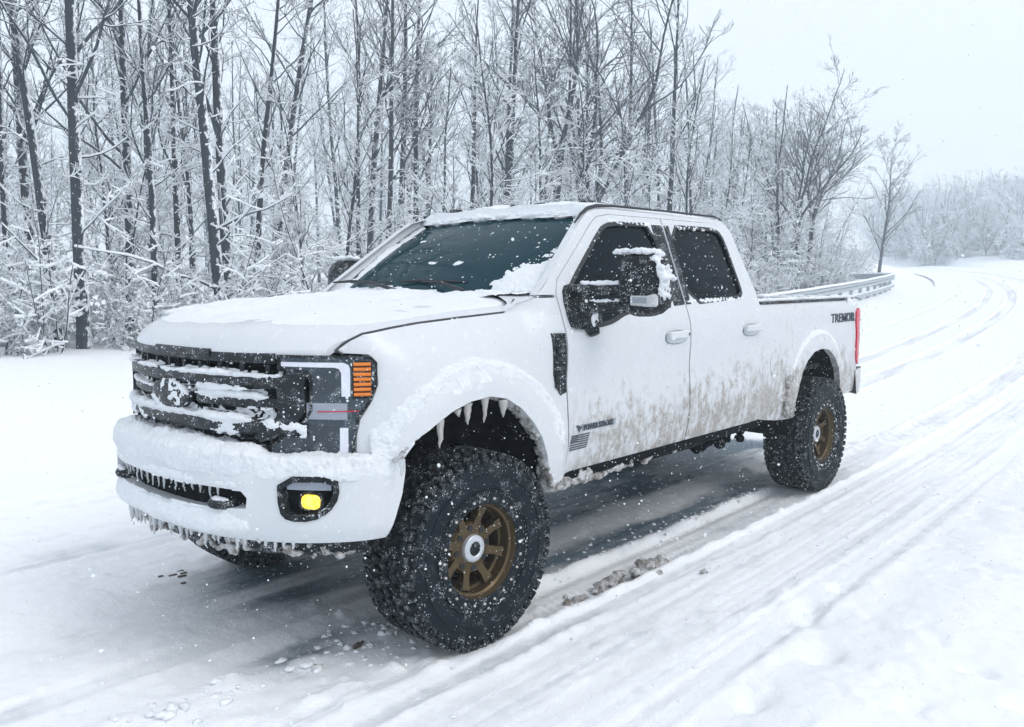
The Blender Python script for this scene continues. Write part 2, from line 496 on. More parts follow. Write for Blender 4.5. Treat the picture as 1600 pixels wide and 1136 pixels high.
def build_road():
    xs = axis_pts([(-36, -8, 60), (-8, -3.2, 90), (-3.2, 6.5, 470), (6.5, 16, 200), (16, 40, 150), (40, 124, 150)])
    vv = axis_pts([(ROAD_R, -3.6, 50), (-3.6, 2.4, 300), (2.4, ROAD_L, 44)])
    X, Vv = np.meshgrid(xs, vv, indexing='ij')
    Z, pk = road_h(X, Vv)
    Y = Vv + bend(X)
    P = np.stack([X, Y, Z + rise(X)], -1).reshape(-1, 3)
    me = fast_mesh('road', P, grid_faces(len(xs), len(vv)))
    at = me.attributes.new('pack_shade', 'FLOAT', 'POINT'); at.data.foreach_set('value', pk.ravel().astype(np.float32))
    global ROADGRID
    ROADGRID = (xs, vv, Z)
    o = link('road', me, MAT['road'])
    tag(o, 'snow-covered road with packed wheel tracks curving out of sight', kind='structure')
build_ground(); build_road()

def snow_z(x, y):
    v = y - float(bend(x))
    if ROAD_R + .8 < v < ROAD_L - .8 and -36 < x < 124:
        xs, vv, Z = ROADGRID
        return float(Z[min(np.searchsorted(xs, x), len(xs) - 1), min(np.searchsorted(vv, v), len(vv) - 1)] + rise(x))
    return float(ground_h(x, y))

# ------------------------------------------------------------------ guardrail
def build_guardrail():
    root = empty('guardrail', (20, 7.6, 0))
    tag(root, 'grey steel guardrail capped with snow along the curve behind the truck bed', 'guardrail')
    inv = Matrix.Translation((-20, -7.6, 0))
    def path(x): return (x, float(bend(x)) + 6.5)
    xs = list(np.linspace(9, 46, 75))
    pts = [path(x) for x in xs]
    # the far end turns away into the bank
    ex, ey = pts[-1]
    for k in range(1, 7):
        a = R(13 + k * 17); ex += .55 * math.cos(a); ey += .55 * math.sin(a); pts.append((ex, ey))
    def sweep(name, prof, mat, parent, zoff=lambda i: 0):
        V = []; n = len(prof)
        for i, (x, y) in enumerate(pts):
            a = pts[max(i - 1, 0)]; b = pts[min(i + 1, len(pts) - 1)]
            t = Vector((b[0] - a[0], b[1] - a[1], 0)).normalized(); nn = Vector((t.y, -t.x, 0))
            g = float(rise(x)) + .10
            for (d, z) in prof:
                V.append((x - 20 + nn.x * d, y - 7.6 + nn.y * d, g + z + zoff(i)))
        F = [(i * n + k, i * n + (k + 1) % n, (i + 1) * n + (k + 1) % n, (i + 1) * n + k) for i in range(len(pts) - 1) for k in range(n)]
        F += [tuple(range(n)), tuple((len(pts) - 1) * n + k for k in range(n))]
        return MB().add(V, F).build(name, mat, parent)
    w = [(.00, .50), (.08, .54), (.08, .60), (.01, .645), (.08, .69), (.08, .75), (.00, .79)]
    beam = w + [(d - .012, z) for d, z in w[::-1]]
    sweep('rail_beam', beam, MAT['steel'], root)
    sweep('lower_rail', [(.05, .12), (.05, .27), (-.03, .27), (-.03, .12)], MAT['steel'], root)
    cap = [(-.05, .80), (.0, .865), (.06, .855), (.10, .81), (.07, .775), (-.02, .79)]
    sweep('snow_cap', cap, MAT['snow'], root, lambda i: .02 * vnoise(i * .7, 3., 4))
    sweep('snow_cap', [(-.03, .272), (.0, .32), (.06, .30), (.075, .27)], MAT['snow'], root)
    for i in range(0, len(pts), 4):
        x, y = pts[i]
        MB().box((x - 20, y - 7.6 + .10, float(rise(x)) + .28), (.12, .12, .98), bev=.01).build('post', MAT['steel'], root)
build_guardrail()

# ------------------------------------------------------------------ trees
class TreeBuilder:
    def __init__(self, seed, tw=.005, top=9.0): self.tw = tw; self.top = top; self.lines = {}; self.snow = {}; self.trunk = {}; self.r = np.random.RandomState(seed)
    def add(self, where, P, rad, sides):
        where.setdefault((len(P), sides), []).append((P, rad))
    def line(self, p, d, L, r0, r1, n, wander, lift, sides, snow, store):
        r = self.r
        P = np.zeros((n + 1, 3)); P[0] = p; d = d / np.linalg.norm(d)
        for i in range(n):
            d = d + r.normal(0, wander, 3); d[2] += lift; d /= np.linalg.norm(d)
            P[i + 1] = P[i] + d * L / n
        rad = np.linspace(r0, r1, n + 1)
        self.add(store, P, rad, sides)
        if snow > 0:
            snow = snow * min(1.0, max(.42, 1.45 - P[:, 2].mean() / self.top))
            hz = np.sqrt(1 - np.clip(np.gradient(P[:, 2]) / (L / n), -1, 1) ** 2)
            t = np.linspace(0, 1, n + 1)
            amount = snow * np.clip(hz * 1.15 - .1, 0.02, 1) * (.55 + .9 * r.rand(n + 1))
            S = P.copy(); S[:, 2] += rad * .75 + amount * .35
            self.add(self.snow, S, np.minimum(rad * .55, .03) * hz + amount, 4 if sides > 3 else 3)
        return P, rad
    def side_dir(self, d, ang):
        r = self.r; d = d / np.linalg.norm(d)
        a = np.cross(d, r.normal(0, 1, 3)); a /= np.linalg.norm(a) + 1e-9
        return d * math.cos(ang) + a * math.sin(ang)
    def grow(self, P, rad, L, level, counts, lens, snow, start=.25, ang=(.6, 1.05), lift=.04):
        r = self.r; c = counts[0]
        n = len(P) - 1
        for k in range(max(1, int(c * (.75 + .5 * r.rand())))):
            f = start + (1 - start) * (r.rand() if level else (k + r.rand()) / c)
            i = min(int(f * n), n - 1); u = f * n - i
            p = P[i] * (1 - u) + P[i + 1] * u; d = P[i + 1] - P[i]
            rr = (rad[i] * (1 - u) + rad[i + 1] * u)
            l = L * lens[0] * (.55 + .7 * r.rand()) * (1.05 - .55 * f)
            r0 = max(min(rr * .62, .005 + l * .0095), self.tw)
            last = len(counts) == 1
            sides = 3 if last else (4 if len(counts) == 2 else 5)
            seg = 3 if last else (4 if len(counts) == 2 else 6)
            Q, qr = self.line(p, self.side_dir(d, ang[0] + (ang[1] - ang[0]) * r.rand()), l, r0, max(r0 * .35, self.tw * .7), seg, .13, lift, sides, snow * (1 if not last else .8), self.lines)
            if not last:
                self.grow(Q, qr, l, level + 1, counts[1:], lens[1:], snow, .18, ang, lift)
    def mesh(self, store, name):
        Vs = []; Fs = []; b = 0
        for (n, s), items in store.items():
            P = np.array([i[0] for i in items]); Rr = np.array([i[1] for i in items]); K = len(items)
            T = np.gradient(P, axis=1); T /= np.linalg.norm(T, axis=2, keepdims=True) + 1e-9
            ref = np.where(np.abs(T[..., 2:3]) < .92, np.array([0, 0, 1.]), np.array([1., 0, 0]))
            A = np.cross(T, ref); A /= np.linalg.norm(A, axis=2, keepdims=True) + 1e-9
            B = np.cross(T, A)
            th = np.arange(s) * 2 * np.pi / s + .5
            V = P[:, :, None] + (A[:, :, None] * np.cos(th)[:, None] + B[:, :, None] * np.sin(th)[:, None]) * Rr[:, :, None, None]
            Vs.append(V.reshape(-1, 3))
            k = np.arange(K)[:, None, None] * n * s; i = np.arange(n - 1)[None, :, None] * s; j = np.arange(s)[None, None, :]
            a = k + i + j; c = k + i + (j + 1) % s
            Fs.append((np.stack([a, c, c + s, a + s], -1) + b).reshape(-1, 4)); b += K * n * s
        return fast_mesh(name, np.concatenate(Vs), np.concatenate(Fs))

def proto_tall(seed, H=15, r0=.14, crown=.30, nb=26, snow=.012, low=8, lean=.012, blen=.26, up=.05, counts=(7, 5, 3), top=7.5, tw=None):
    t = TreeBuilder(seed, tw or (.006 if top < 20 else .0045), top)
    P, rad = t.line(np.array([0, 0, -.4]), np.array([.0, .0, 1.]), H + .4, r0, .02, 18, lean, .015, 9, 0, t.trunk)
    rad[:] = r0 * (1 - np.linspace(0, 1, len(rad)) ** 1.15) + .02; rad[0] *= 1.35
    t.grow(P, rad, H, 0, (nb,) + counts, (blen, .50, .48, .5), snow, crown, (.45, .95), up)
    if low: t.grow(P[:8], rad[:8], H, 0, (low, 6, 4, 2), (.17, .48, .45, .4), snow * 1.5, .12, (.95, 1.5), .01)
    return t
def proto_spread(seed, H=13, r0=.19, forks=4, fork_at=.32, snow=.010, wide=.42, low=4, counts=(12, 7, 5, 2), top=6.0, lens=(.33, .55, .5, .5), ang=(.35, .85), lift=.05):
    t = TreeBuilder(seed, .008, top); r = t.r
    P, rad = t.line(np.array([0, 0, -.4]), np.array([0, 0, 1.]), H * fork_at + .4, r0, r0 * .8, 7, .02, .01, 9, 0, t.trunk)
    for k in range(forks):
        a = 2 * math.pi * (k + .6 * r.rand()) / forks
        d = np.array([math.cos(a) * wide, math.sin(a) * wide, 1.]) * 1.0
        f = -1 - (k % 2)
        Q, qr = t.line(P[f], d, H * (1 - fork_at) * (.85 + .3 * r.rand()), r0 * (.58 if forks < 3 else .46), .02, 12, .11, .03, 7, snow, t.trunk)
        t.grow(Q, qr, H * .8, 0, counts, lens, snow, .10, ang, lift)
    if low: t.grow(P, rad, H, 0, (low, 6, 4, 2), (.2, .48, .45, .4), snow * 1.2, .4, (.8, 1.3), .01)
    return t
def proto_sapling(seed, H=5.5, r0=.030, nb=20, snow=.016, stems=1, spread=.25):
    t = TreeBuilder(seed); r = t.r
    for s in range(stems):
        d = np.array([r.normal(0, spread), r.normal(0, spread), 1.])
        P, rad = t.line(np.array([r.normal(0, .12 * (stems > 1)), r.normal(0, .12 * (stems > 1)), -.2]), d, H * (.7 + .5 * r.rand()), r0, .006, 12, .045, .02, 6, snow * .25, t.trunk)
        t.grow(P, rad, H, 0, (nb, 5, 4), (.30, .50, .46), snow, .12, (.8, 1.35), .0)
    return t

PROTO = {}
def register(key, t, bark='bark'):
    PROTO[key] = (t.mesh(t.trunk, key + '_trunk'), t.mesh(t.lines, key + '_branches'), t.mesh(t.snow, key + '_snow'))
    for me, m in zip(PROTO[key], ('bark', 'bark_twig', 'snow_branch')): me.materials.append(MAT[m])
for k in range(4): register('tall%d' % k, proto_tall(100 + k, 14 + 1.2 * k, .115 + .012 * (k % 3), snow=.014, low=10, counts=(6, 5, 3)))
for k in range(2): register('thin%d' % k, proto_tall(140 + k, 11 + k, .075, nb=20, snow=.013, low=9, blen=.2, lean=.02, counts=(6, 4, 3)))
for k in range(3): register('spread%d' % k, proto_spread(200 + k, 13, .18, 5 + k % 2, [.36, .24, .40][k], snow=.005, wide=[.34, .30, .42][k], lens=(.38, .55, .5, .5), ang=(.45, 1.0), lift=.025, counts=(11, 7, 5, 2)))
register('fork0', proto_spread(231, 14, .17, 2, .48, snow=.010, wide=.22, low=6, counts=(14, 7, 5, 2)))
for k in range(2, 3): register('crown%d' % k, proto_tall(190 + k, 11.5, .16, crown=.22, nb=26, snow=.004, low=4, lean=.035, blen=.46, up=.03, counts=(7, 5, 3), top=5.0, tw=.009))
for k in range(3): register('frost%d' % k, proto_tall(180 + k, 8 + 1.3 * k, .045 + .006 * k, crown=.08, nb=34, snow=.013, low=6, lean=.03, blen=.27, up=.02, counts=(8, 5), top=40, tw=.005))
for k in range(4): register('deep%d' % k, proto_tall(170 + k, 13 + 1.2 * k, .10 + .012 * (k % 3), snow=.017, low=9, nb=24, counts=(6, 5, 3), top=40))
for k in range(4): register('sap%d' % k, proto_sapling(300 + k, 4.2 + .8 * k))
for k in range(3): register('bush%d' % k, proto_sapling(330 + k, 2.0 + .35 * k, .014, 10, .024, 5 + k, .42))
for k in range(2): register('far%d' % k, proto_spread(260 + k, 11, .13, 6, .06, snow=.045, low=12, wide=.5, counts=(9, 6, 4), top=30))

def plant(name, key, x, y, s=1.0, rz=0.0, lean=(0, 0), label=None, group=None, cat='tree', sz=None):
    z = float(ground_h(x, y))
    root = empty(name, (x, y, z))
    root.rotation_euler = (R(lean[0]), R(lean[1]), rz)
    root.scale = (s, s, sz or s)
    tag(root, label, cat, group)
    a, b, c = PROTO[key]
    link('trunk' if cat == 'tree' else 'stem', a, None, root)
    br = link('crown' if cat == 'tree' else 'branches', b, None, root)
    link('snow', c, None, br)
    return root

def lean_right(deg, rz):
    """tilt by deg along the road's camera-right direction after spinning the tree by rz"""
    a = R(deg)
    T = Matrix.Rotation(a, 3, Vector((.749, .662, 0)))
    return (T @ Matrix.Rotation(rz, 3, 'Z')).to_euler()

NAMED = [  # x, y, proto, scale, lean, label
    (4.77, 16.33, 'tall0', 1.0, -6.0, 'bare trunk leaning left at the left edge of the woods'),
    (4.98, 15.65, 'tall1', 1.05, -2.0, 'thick dark bare tree crossing in front of the left-leaning trunk'),
    (6.70, 17.18, 'tall2', .82, 1.0, 'grey bare tree left of the truck, rising beside the grille'),
    (6.67, 15.70, 'thin0', 1.0, 1.2, 'thin straight dark tree above the left end of the hood'),
    (8.51, 18.14, 'thin1', 1.1, 0.0, 'slim bare tree second to the left of the darkest trunk'),
    (7.69, 14.54, 'tall3', 1.05, -2.6, 'darkest and thickest trunk standing above the middle of the hood'),
    (8.61, 15.77, 'tall0', 1.1, -.6, 'thick dark trunk close on the right of the darkest one'),
    (10.35, 17.58, 'thin0', 1.1, 3.0, 'thin bare tree leaning slightly right behind the hood'),
    (12.85, 20.79, 'tall2', .85, 9.5, 'bare tree leaning strongly right between hood and windshield'),
    (13.58, 16.94, 'thin1', .95, 0.0, 'thin dark pole-like tree left of the windshield'),
    (16.32, 19.87, 'tall1', .95, 0.3, 'straight dark tree rising by the windshield corner'),
    (16.66, 19.49, 'tall3', .9, 4.0, 'bare tree tilted right above the windshield'),
    (19.64, 22.17, 'tall2', 1.0, 2.0, 'bare tree behind the middle of the windshield'),
    (21.52, 20.04, 'tall0', .9, 1.0, 'bare upright tree over the snowy windshield top'),
    (21.08, 17.52, 'tall3', .95, -.3, 'tall straight tree above the front of the cab roof'),
    (22.80, 17.08, 'fork0', .95, 1.0, 'dark tree dividing into a Y above the cab roof'),
    (24.00, 17.23, 'spread1', 1.12, 12.5, 'big many-limbed tree sweeping right over the cab roof'),
    (28.90, 17.73, 'tall2', .9, 1.0, 'upright tree above the rear of the cab roof'),
    (29.43, 17.13, 'tall0', .85, .5, 'bare tree above the rear side window'),
    (31.62, 17.67, 'thin0', 1.2, 1.0, 'slender tree right above the rear side window'),
    (30.73, 12.64, 'sap3', 1.15, 9.0, 'small crooked tree leaning right behind the cab back'),
    (37.80, 13.70, 'spread0', .76, 1.0, 'broad-crowned bare tree standing behind the guardrail'),
    (39.13, 13.71, 'spread2', .70, 2.5, 'slim twin trunk close on the right of the broad-crowned tree'),
    (61.04, 17.61, 'crown2', .74, 5.0, 'lone spreading tree at the end of the guardrail'),
    (4.44, 18.22, 'thin1', 1.0, -1.5, 'thin faint tree at the very left edge of the picture'),
    (5.60, 19.93, 'tall2', .9, -1.0, 'dim bare tree behind the left-leaning trunk'),
    (9.30, 18.76, 'thin0', .95, 0.5, 'thin tree directly left of the darkest trunk'),
]
_rr = random.Random(5)
for x, y, key, s, ln, lab in NAMED:
    o = plant('bare_tree', key, x, y, s, 0, label=lab)
    o.rotation_euler = lean_right(ln, _rr.random() * 6.28)

def edge_y(x):
    return float(np.interp(x, [-30, -10, 6, 14, 22, 40, 60, 90], [18, 16.5, 14.6, 11.8, 10.4, 12.9, 19.0, 33]))
def depth_of(x, y): return (x + 2.85) * .749 + (y + 3.73) * .662
def right_of(x, y): return (x + 2.85) * .662 - (y + 3.73) * .749
def zone(q): return 'left of the truck' if q < -.42 else 'behind the hood' if q < -.18 else 'behind the windshield' if q < .06 else 'behind the cab' if q < .27 else 'behind the guardrail'
rng = random.Random(77)
placed = [(n[0], n[1]) for n in NAMED]
def free(x, y, d):
    if all((x - a) ** 2 + (y - b) ** 2 > d * d for a, b in placed):
        placed.append((x, y)); return True
    return False
# the deep wood behind the first trunks
n = 0
for _ in range(6000):
    if n >= 112: break
    x = rng.uniform(-22, 82); y = rng.uniform(12, 82)
    dp, rt = depth_of(x, y), right_of(x, y)
    if y < edge_y(x) + 3.0 or dp < 22 or dp > 92 or rt / dp > .36 + .05 * (dp > 45) or rt / dp < -.66: continue
    if dp < 34 and rng.random() < .3: continue
    if not free(x, y, 1.45): continue
    key = rng.choice(['deep0', 'deep1', 'deep2', 'deep3', 'deep0', 'deep2', 'thin1', 'fork0'] if dp < 60 else ['deep0', 'deep1', 'deep2', 'deep3'])
    s = rng.uniform(.75, 1.1)
    if rt / dp > .22: s *= .72; 
    o = plant('bare_tree', key, x, y, s, label='bare frosted tree deep in the hazy wood ' + zone(rt / dp), group='frosted trees deep in the wood ' + zone(rt / dp))
    o.rotation_euler = lean_right(rng.gauss(0, 2.5), rng.random() * 6.28)
    n += 1
# slim frosted trees filling the edge of the wood
n = 0
for _ in range(4000):
    if n >= 24: break
    x = rng.uniform(-12, 46); y = edge_y(x) + rng.uniform(.4, 9)
    dp, rt = depth_of(x, y), right_of(x, y)
    if dp < 16 or rt / dp > .33 or rt / dp < -.68: continue
    if not free(x, y, .9): continue
    o = plant('frosted_tree', 'frost%d' % rng.randrange(3), x, y, rng.uniform(.75, 1.15), label='slim young tree with every twig frosted white ' + zone(rt / dp), group='slim frosted trees ' + zone(rt / dp))
    o.rotation_euler = lean_right(rng.gauss(0, 4), rng.random() * 6.28)
    n += 1
# saplings bowed with snow along the edge of the wood
n = 0
for _ in range(4000):
    if n >= 74: break
    x = rng.uniform(-12, 62); y = edge_y(x) + abs(rng.gauss(0, 4.5)) + .2
    dp, rt = depth_of(x, y), right_of(x, y)
    if dp < 15 or rt / dp > .45 or rt / dp < -.68: continue
    if not free(x, y, .8): continue
    o = plant('snowy_sapling', 'sap%d' % rng.randrange(4), x, y, rng.uniform(.7, 1.15), label='thin young tree bowed with snow at the wood edge ' + zone(rt / dp), group='saplings at the wood edge ' + zone(rt / dp), cat='sapling')
    o.rotation_euler = lean_right(rng.gauss(0, 6), rng.random() * 6.28)
    n += 1
n = 0
for _ in range(4000):
    if n >= 120: break
    x = rng.uniform(-10, 66); y = edge_y(x) + abs(rng.gauss(0, 2.6)) - .3
    dp, rt = depth_of(x, y), right_of(x, y)
    if dp < 15 or rt / dp > .47 or rt / dp < -.66: continue
    if not free(x, y, .55): continue
    o = plant('snowy_bush', 'bush%d' % rng.randrange(3), x, y, rng.uniform(.65, 1.1), label='low twiggy bush loaded with snow at the foot of the wood ' + zone(rt / dp), group='bushes at the wood edge ' + zone(rt / dp), cat='bush')
    o.rotation_euler = (0, 0, rng.random() * 6.28)
    n += 1
# the hillside past the bend
n = 0
for _ in range(4000):
    if n >= 190: break
    x = rng.uniform(98, 185); y = rng.uniform(-25, 90)
    v = y - float(bend(x))
    dp, rt = depth_of(x, y), right_of(x, y)
    if rt / dp < .42 or rt / dp > .75 or (v > -6 and x < 120): continue
    if x < 112 + 14 * max(0, .62 - rt / dp) / .2: continue
    if not free(x, y, 2.4): continue
    o = plant('hillside_tree', rng.choice(['far0', 'far1']), x, y, rng.uniform(.60, .98), label='pale snow-laden tree on the hazy hillside beyond the bend', group='trees on the far hillside')
    o.rotation_euler = (0, 0, rng.random() * 6.28)
    n += 1

n = 0
for _ in range(3000):
    if n >= 130: break
    x = rng.uniform(98, 170); y = rng.uniform(-25, 80)
    v = y - float(bend(x)); dp, rt = depth_of(x, y), right_of(x, y)
    if rt / dp < .42 or rt / dp > .75 or (v > -6 and x < 120): continue
    if x < 110 + 14 * max(0, .62 - rt / dp) / .2: continue
    if not free(x, y, 1.2): continue
    o = plant('snowy_bush', 'bush%d' % rng.randrange(3), x, y, rng.uniform(1.6, 2.6), label='low snow-covered bush on the hazy hillside beyond the bend', group='bushes on the far hillside', cat='bush')
    o.rotation_euler = (0, 0, rng.random() * 6.28)
    n += 1
# the wood on the camera's side and ahead of the truck, seen only as reflections in the glass
n = 0
for _ in range(2000):
    if n >= 46: break
    if n < 30: x = rng.uniform(-14, 50); y = rng.uniform(-34, -15)
    else: x = rng.uniform(-40, -7); y = rng.uniform(14, 34)
    if not free(x, y, 2.6): continue
    o = plant('bare_tree', rng.choice(['tall0', 'tall1', 'tall3', 'spread0', 'fork0']), x, y, rng.uniform(.9, 1.15), label='bare tree outside the picture, mirrored in the truck glass', group='trees mirrored in the windows')
    o.rotation_euler = lean_right(rng.gauss(0, 2), rng.random() * 6.28)
    n += 1

# ------------------------------------------------------------------ the pickup
TRUCK = empty('pickup_truck')
tag(TRUCK, 'lifted white crew-cab pickup truck crusted with snow, parked on the snowy road', 'pickup truck')

def catmull(P, per=24):
    P = np.array(P, float)
    Q = np.vstack([2 * P[0] - P[1], P, 2 * P[-1] - P[-2]]); out = []
    for i in range(len(P) - 1):
        a, b, c, d = Q[i:i + 4]
        for u in np.linspace(0, 1, per, endpoint=False):
            out.append(.5 * ((2 * b) + (-a + c) * u + (2 * a - 5 * b + 4 * c - d) * u * u + (-a + 3 * b - 3 * c + d) * u ** 3))
    out.append(P[-1]); return np.array(out)

class Plan:
    """a plan curve symmetric about the centre line; s<0 far side, s>0 near (driver's) side"""
    def __init__(self, half):
        h = [(x, -y) for y, x in half]
        C = catmull([(x, -y) for x, y in h[::-1]][:-1] + h)
        s = np.r_[0, np.cumsum(np.linalg.norm(np.diff(C, axis=0), axis=1))]; s -= s[-1] / 2
        self.s, self.C = s, C
        T = np.gradient(C, axis=0); T /= np.linalg.norm(T, axis=1, keepdims=True)
        self.N = np.stack([T[:, 1], -T[:, 0]], 1)          # outward (forward)
        if self.N[len(s) // 2][0] > 0: self.N = -self.N
    def at(self, s, off=0.):
        x = np.interp(s, self.s, self.C[:, 0]) + off * np.interp(s, self.s, self.N[:, 0])
        y = np.interp(s, self.s, self.C[:, 1]) + off * np.interp(s, self.s, self.N[:, 1])
        return float(x), float(y)
FACE = Plan([(0, -.955), (.3, -.935), (.55, -.865), (.7, -.775), (.8, -.685), (.9, -.575), (.97, -.47), (1.0, -.36)])
BUMP = Plan([(0, -1.06), (.3, -1.04), (.55, -.97), (.75, -.86), (.88, -.74), (.97, -.6), (1.01, -.42)])

def in_poly(x, y, P):
    P = np.asarray(P); n = len(P); c = np.zeros(np.shape(x), bool); j = n - 1
    for i in range(n):
        xi, yi = P[i]; xj, yj = P[j]
        with np.errstate(divide='ignore', invalid='ignore'):
            k = ((yi > y) != (yj > y)) & (x < (xj - xi) * (y - yi) / (yj - yi + 1e-15) + xi)
        c ^= k; j = i
    return c
def dens(P, sp):
    out = []
    for i in range(len(P)):
        a = np.array(P[i], float); b = np.array(P[(i + 1) % len(P)], float)
        n = max(1, int(math.ceil(np.linalg.norm(b - a) / sp)))
        for k in range(n): out.append(tuple(a + (b - a) * k / n))
    return out
def chaikin(P, it=2, q=.25):
    for _ in range(it):
        out = []
        for i in range(len(P)):
            a = np.array(P[i], float); b = np.array(P[(i + 1) % len(P)], float)
            out += [tuple(a * (1 - q) + b * q), tuple(a * q + b * (1 - q))]
        P = out
    return P
def offset_poly(P, d):
    """move the outline inwards by d"""
    P = np.array(P, float); A = .5 * np.sum(P[:, 0] * np.roll(P[:, 1], -1) - np.roll(P[:, 0], -1) * P[:, 1])
    sg = 1 if A > 0 else -1; out = []
    for i in range(len(P)):
        a = P[i] - P[i - 1]; b = P[(i + 1) % len(P)] - P[i]
        a = a / (np.linalg.norm(a) + 1e-9); b = b / (np.linalg.norm(b) + 1e-9)
        n1 = np.array([-a[1], a[0]]) * sg; n2 = np.array([-b[1], b[0]]) * sg; m = n1 + n2; m = m / max(.35, m @ m) * 2 if m @ m > 0 else n1
        out.append(tuple(P[i] + m * d * .5 * 1.0 if False else P[i] + (n1 + n2) / max(.5, 1 + n1 @ n2) * d))
    return out
def panel(name, outline, fmap, mat, parent, holes=(), sp=.05, thick=.02, lip=.004, smooth=True):
    """sheet cut to an outline in a 2-D parameter space, mapped into space by fmap(a, b, depth), with edges turned in"""
    loops = [dens(outline, sp)] + [dens(h, sp) for h in holes]
    pts = []; edges = []; rings = []
    def ring(L):
        b = len(pts); pts.extend(L); n = len(L); edges.extend([(b + i, b + (i + 1) % n) for i in range(n)]); return list(range(b, b + n))
    for L in loops: rings.append(ring(L))
    o = np.array(loops[0]); lo, hi = o.min(0), o.max(0)
    gx = np.arange(lo[0] + sp * .5, hi[0], sp); gy = np.arange(lo[1] + sp * .5, hi[1], sp)
    if len(gx) and len(gy):
        A, B = np.meshgrid(gx, gy); A = A.ravel(); B = B.ravel()
        ok = in_poly(A, B, loops[0])
        for h in loops[1:]: ok &= ~in_poly(A, B, h)
        bd = np.array(pts)
        A, B = A[ok], B[ok]
        if len(A):
            dm = np.min((A[:, None] - bd[None, :, 0]) ** 2 + (B[:, None] - bd[None, :, 1]) ** 2, axis=1)
            k = dm > (.45 * sp) ** 2
            pts.extend(zip(A[k], B[k]))
    r = delaunay_2d_cdt([Vector(p) for p in pts], edges, [], 0, 1e-6, True)
    V2 = [tuple(v) for v in r[0]]; T = np.array([f for f in r[2]])
    P2 = np.array(V2); c = P2[T].mean(1)
    ok = in_poly(c[:, 0], c[:, 1], loops[0])
    for h in loops[1:]: ok &= ~in_poly(c[:, 0], c[:, 1], h)
    T = T[ok]
    back = {}
    for new, olds in enumerate(r[3]):
        for q in olds: back[q] = new
    V = [fmap(a, b, 0.) for a, b in V2]; F = [tuple(t) for t in T]
    mb = MB().add(V, F)
    if thick > 0:
        for rg in rings:
            L = [V2[back[i]] for i in rg]; n = len(L)
            W = [fmap(a, b, 0.) for a, b in L] + [fmap(a, b, thick) for a, b in L]
            mb.add(W, [(i, (i + 1) % n, n + (i + 1) % n, n + i) for i in range(n)])
    return mb.build(name, mat, parent, smooth, recalc=False, sharp=30)

# ---- body surface: half width over (x, z)
_fi = len(FACE.s) // 2
def face_y(x): return float(np.interp(x, FACE.C[_fi:, 0], -FACE.C[_fi:, 1])) + .008 * float(sstep(-.5, -.36, x))
def hood_half(x): return .868 - .072 * float(sstep(-.50, -.70, x))
HL_OUT = [(1.045, 1.412), (1.069, 1.387), (1.068, 1.295), (1.043, 1.228), (.991, 1.148), (.976, 1.08), (.969, .985)]
def shut_z(x): return float(np.interp(x, [-.66, -.62, -.55, -.40, -.26, .02, .34, .6], [1.432, 1.470, 1.506, 1.525, 1.539, 1.556, 1.572, 1.60]))
ARCH_F = [(-.52, .972), (-.43, 1.052), (-.33, 1.105), (-.22, 1.155), (-.10, 1.187), (.03, 1.197), (.14, 1.175), (.24, 1.122), (.33, 1.045), (.40, .960), (.45, .86), (.487, .755), (.515, .685)]
ARCH_R = [(3.60, .66), (3.575, .80), (3.60, .925), (3.66, 1.02), (3.75, 1.10), (3.88, 1.158), (4.04, 1.176), (4.20, 1.155), (4.33, 1.09), (4.43, .985), (4.49, .86), (4.515, .72)]
def body_w(x, z):
    if x < 2.98:
        w = 1.008
        if z < .98: w -= .045 * ((.98 - z) / .3) ** 2
        wd = w - .36 * max(z - 1.45, 0) - .004 * math.exp(-((z - 1.45) / .04) ** 2)
        if 1.0 < z < 1.45: wd -= .010 * math.exp(-((z - 1.20) / .12) ** 2)
        wf = min(w, face_y(x)) if x < -.36 else w
        if z > 1.24:
            u = (z - 1.24) / (shut_z(x) - 1.24); wf -= max(0, wf - hood_half(x) - .004) * min(max(u, 0), 1) ** 2.3
        k = float(sstep(.36, .62, x))
        w = wf * (1 - k) + wd * k
    else:
        w = .980 - .032 * (x - 2.98) / 2.1
        if z < .98: w -= .04 * ((.98 - z) / .3) ** 2
        if z > 1.44: w -= .030 * ((z - 1.44) / .115) ** 2
        if x > 4.95: w -= .05 * ((x - 4.95) / .15) ** 2
    for cx, cz, r0 in ((0.0, .655, .56), (4.045, .70, .50)):
        d = math.hypot(x - cx, z - cz)
        w += (.050 if cx < 1 else .045) * (1 - float(sstep(r0 + .03, r0 + .17, d)))
    return w

def side_map(sg):
    return lambda a, b, d: (a, sg * (body_w(a, b) - d), b)

DOOR_F = [(.640, .712), (.655, .78), (.688, .86), (.676, 1.06), (.674, 1.33), (.662, 1.50), (.662, 1.655), (.705, 1.735), (.82, 1.815), (1.165, 2.062), (1.235, 2.098), (1.36, 2.117), (1.92, 2.121), (1.925, 1.55), (1.925, 1.08), (1.925, .72), (1.88, .705)]
DOOR_R = [(1.935, .708), (1.935, 1.08), (1.935, 1.55), (1.932, 2.121), (2.55, 2.124), (2.68, 2.112), (2.765, 2.06), (2.80, 1.98), (2.875, 1.66), (2.905, 1.50), (2.925, 1.30), (2.930, .80), (2.90, .725), (2.85, .712)]
GLASS_F = [(.712, 1.505), (.716, 1.615), (.80, 1.705), (1.225, 2.022), (1.31, 2.055), (1.45, 2.068), (1.795, 2.073), (1.80, 1.573), (1.45, 1.560), (1.25, 1.545), (1.10, 1.500), (.98, 1.484), (.76, 1.480)]
GLASS_R = [(1.99, 1.580), (1.99, 2.076), (2.55, 2.083), (2.66, 2.066), (2.705, 2.01), (2.742, 1.68), (2.728, 1.628), (2.66, 1.612)]
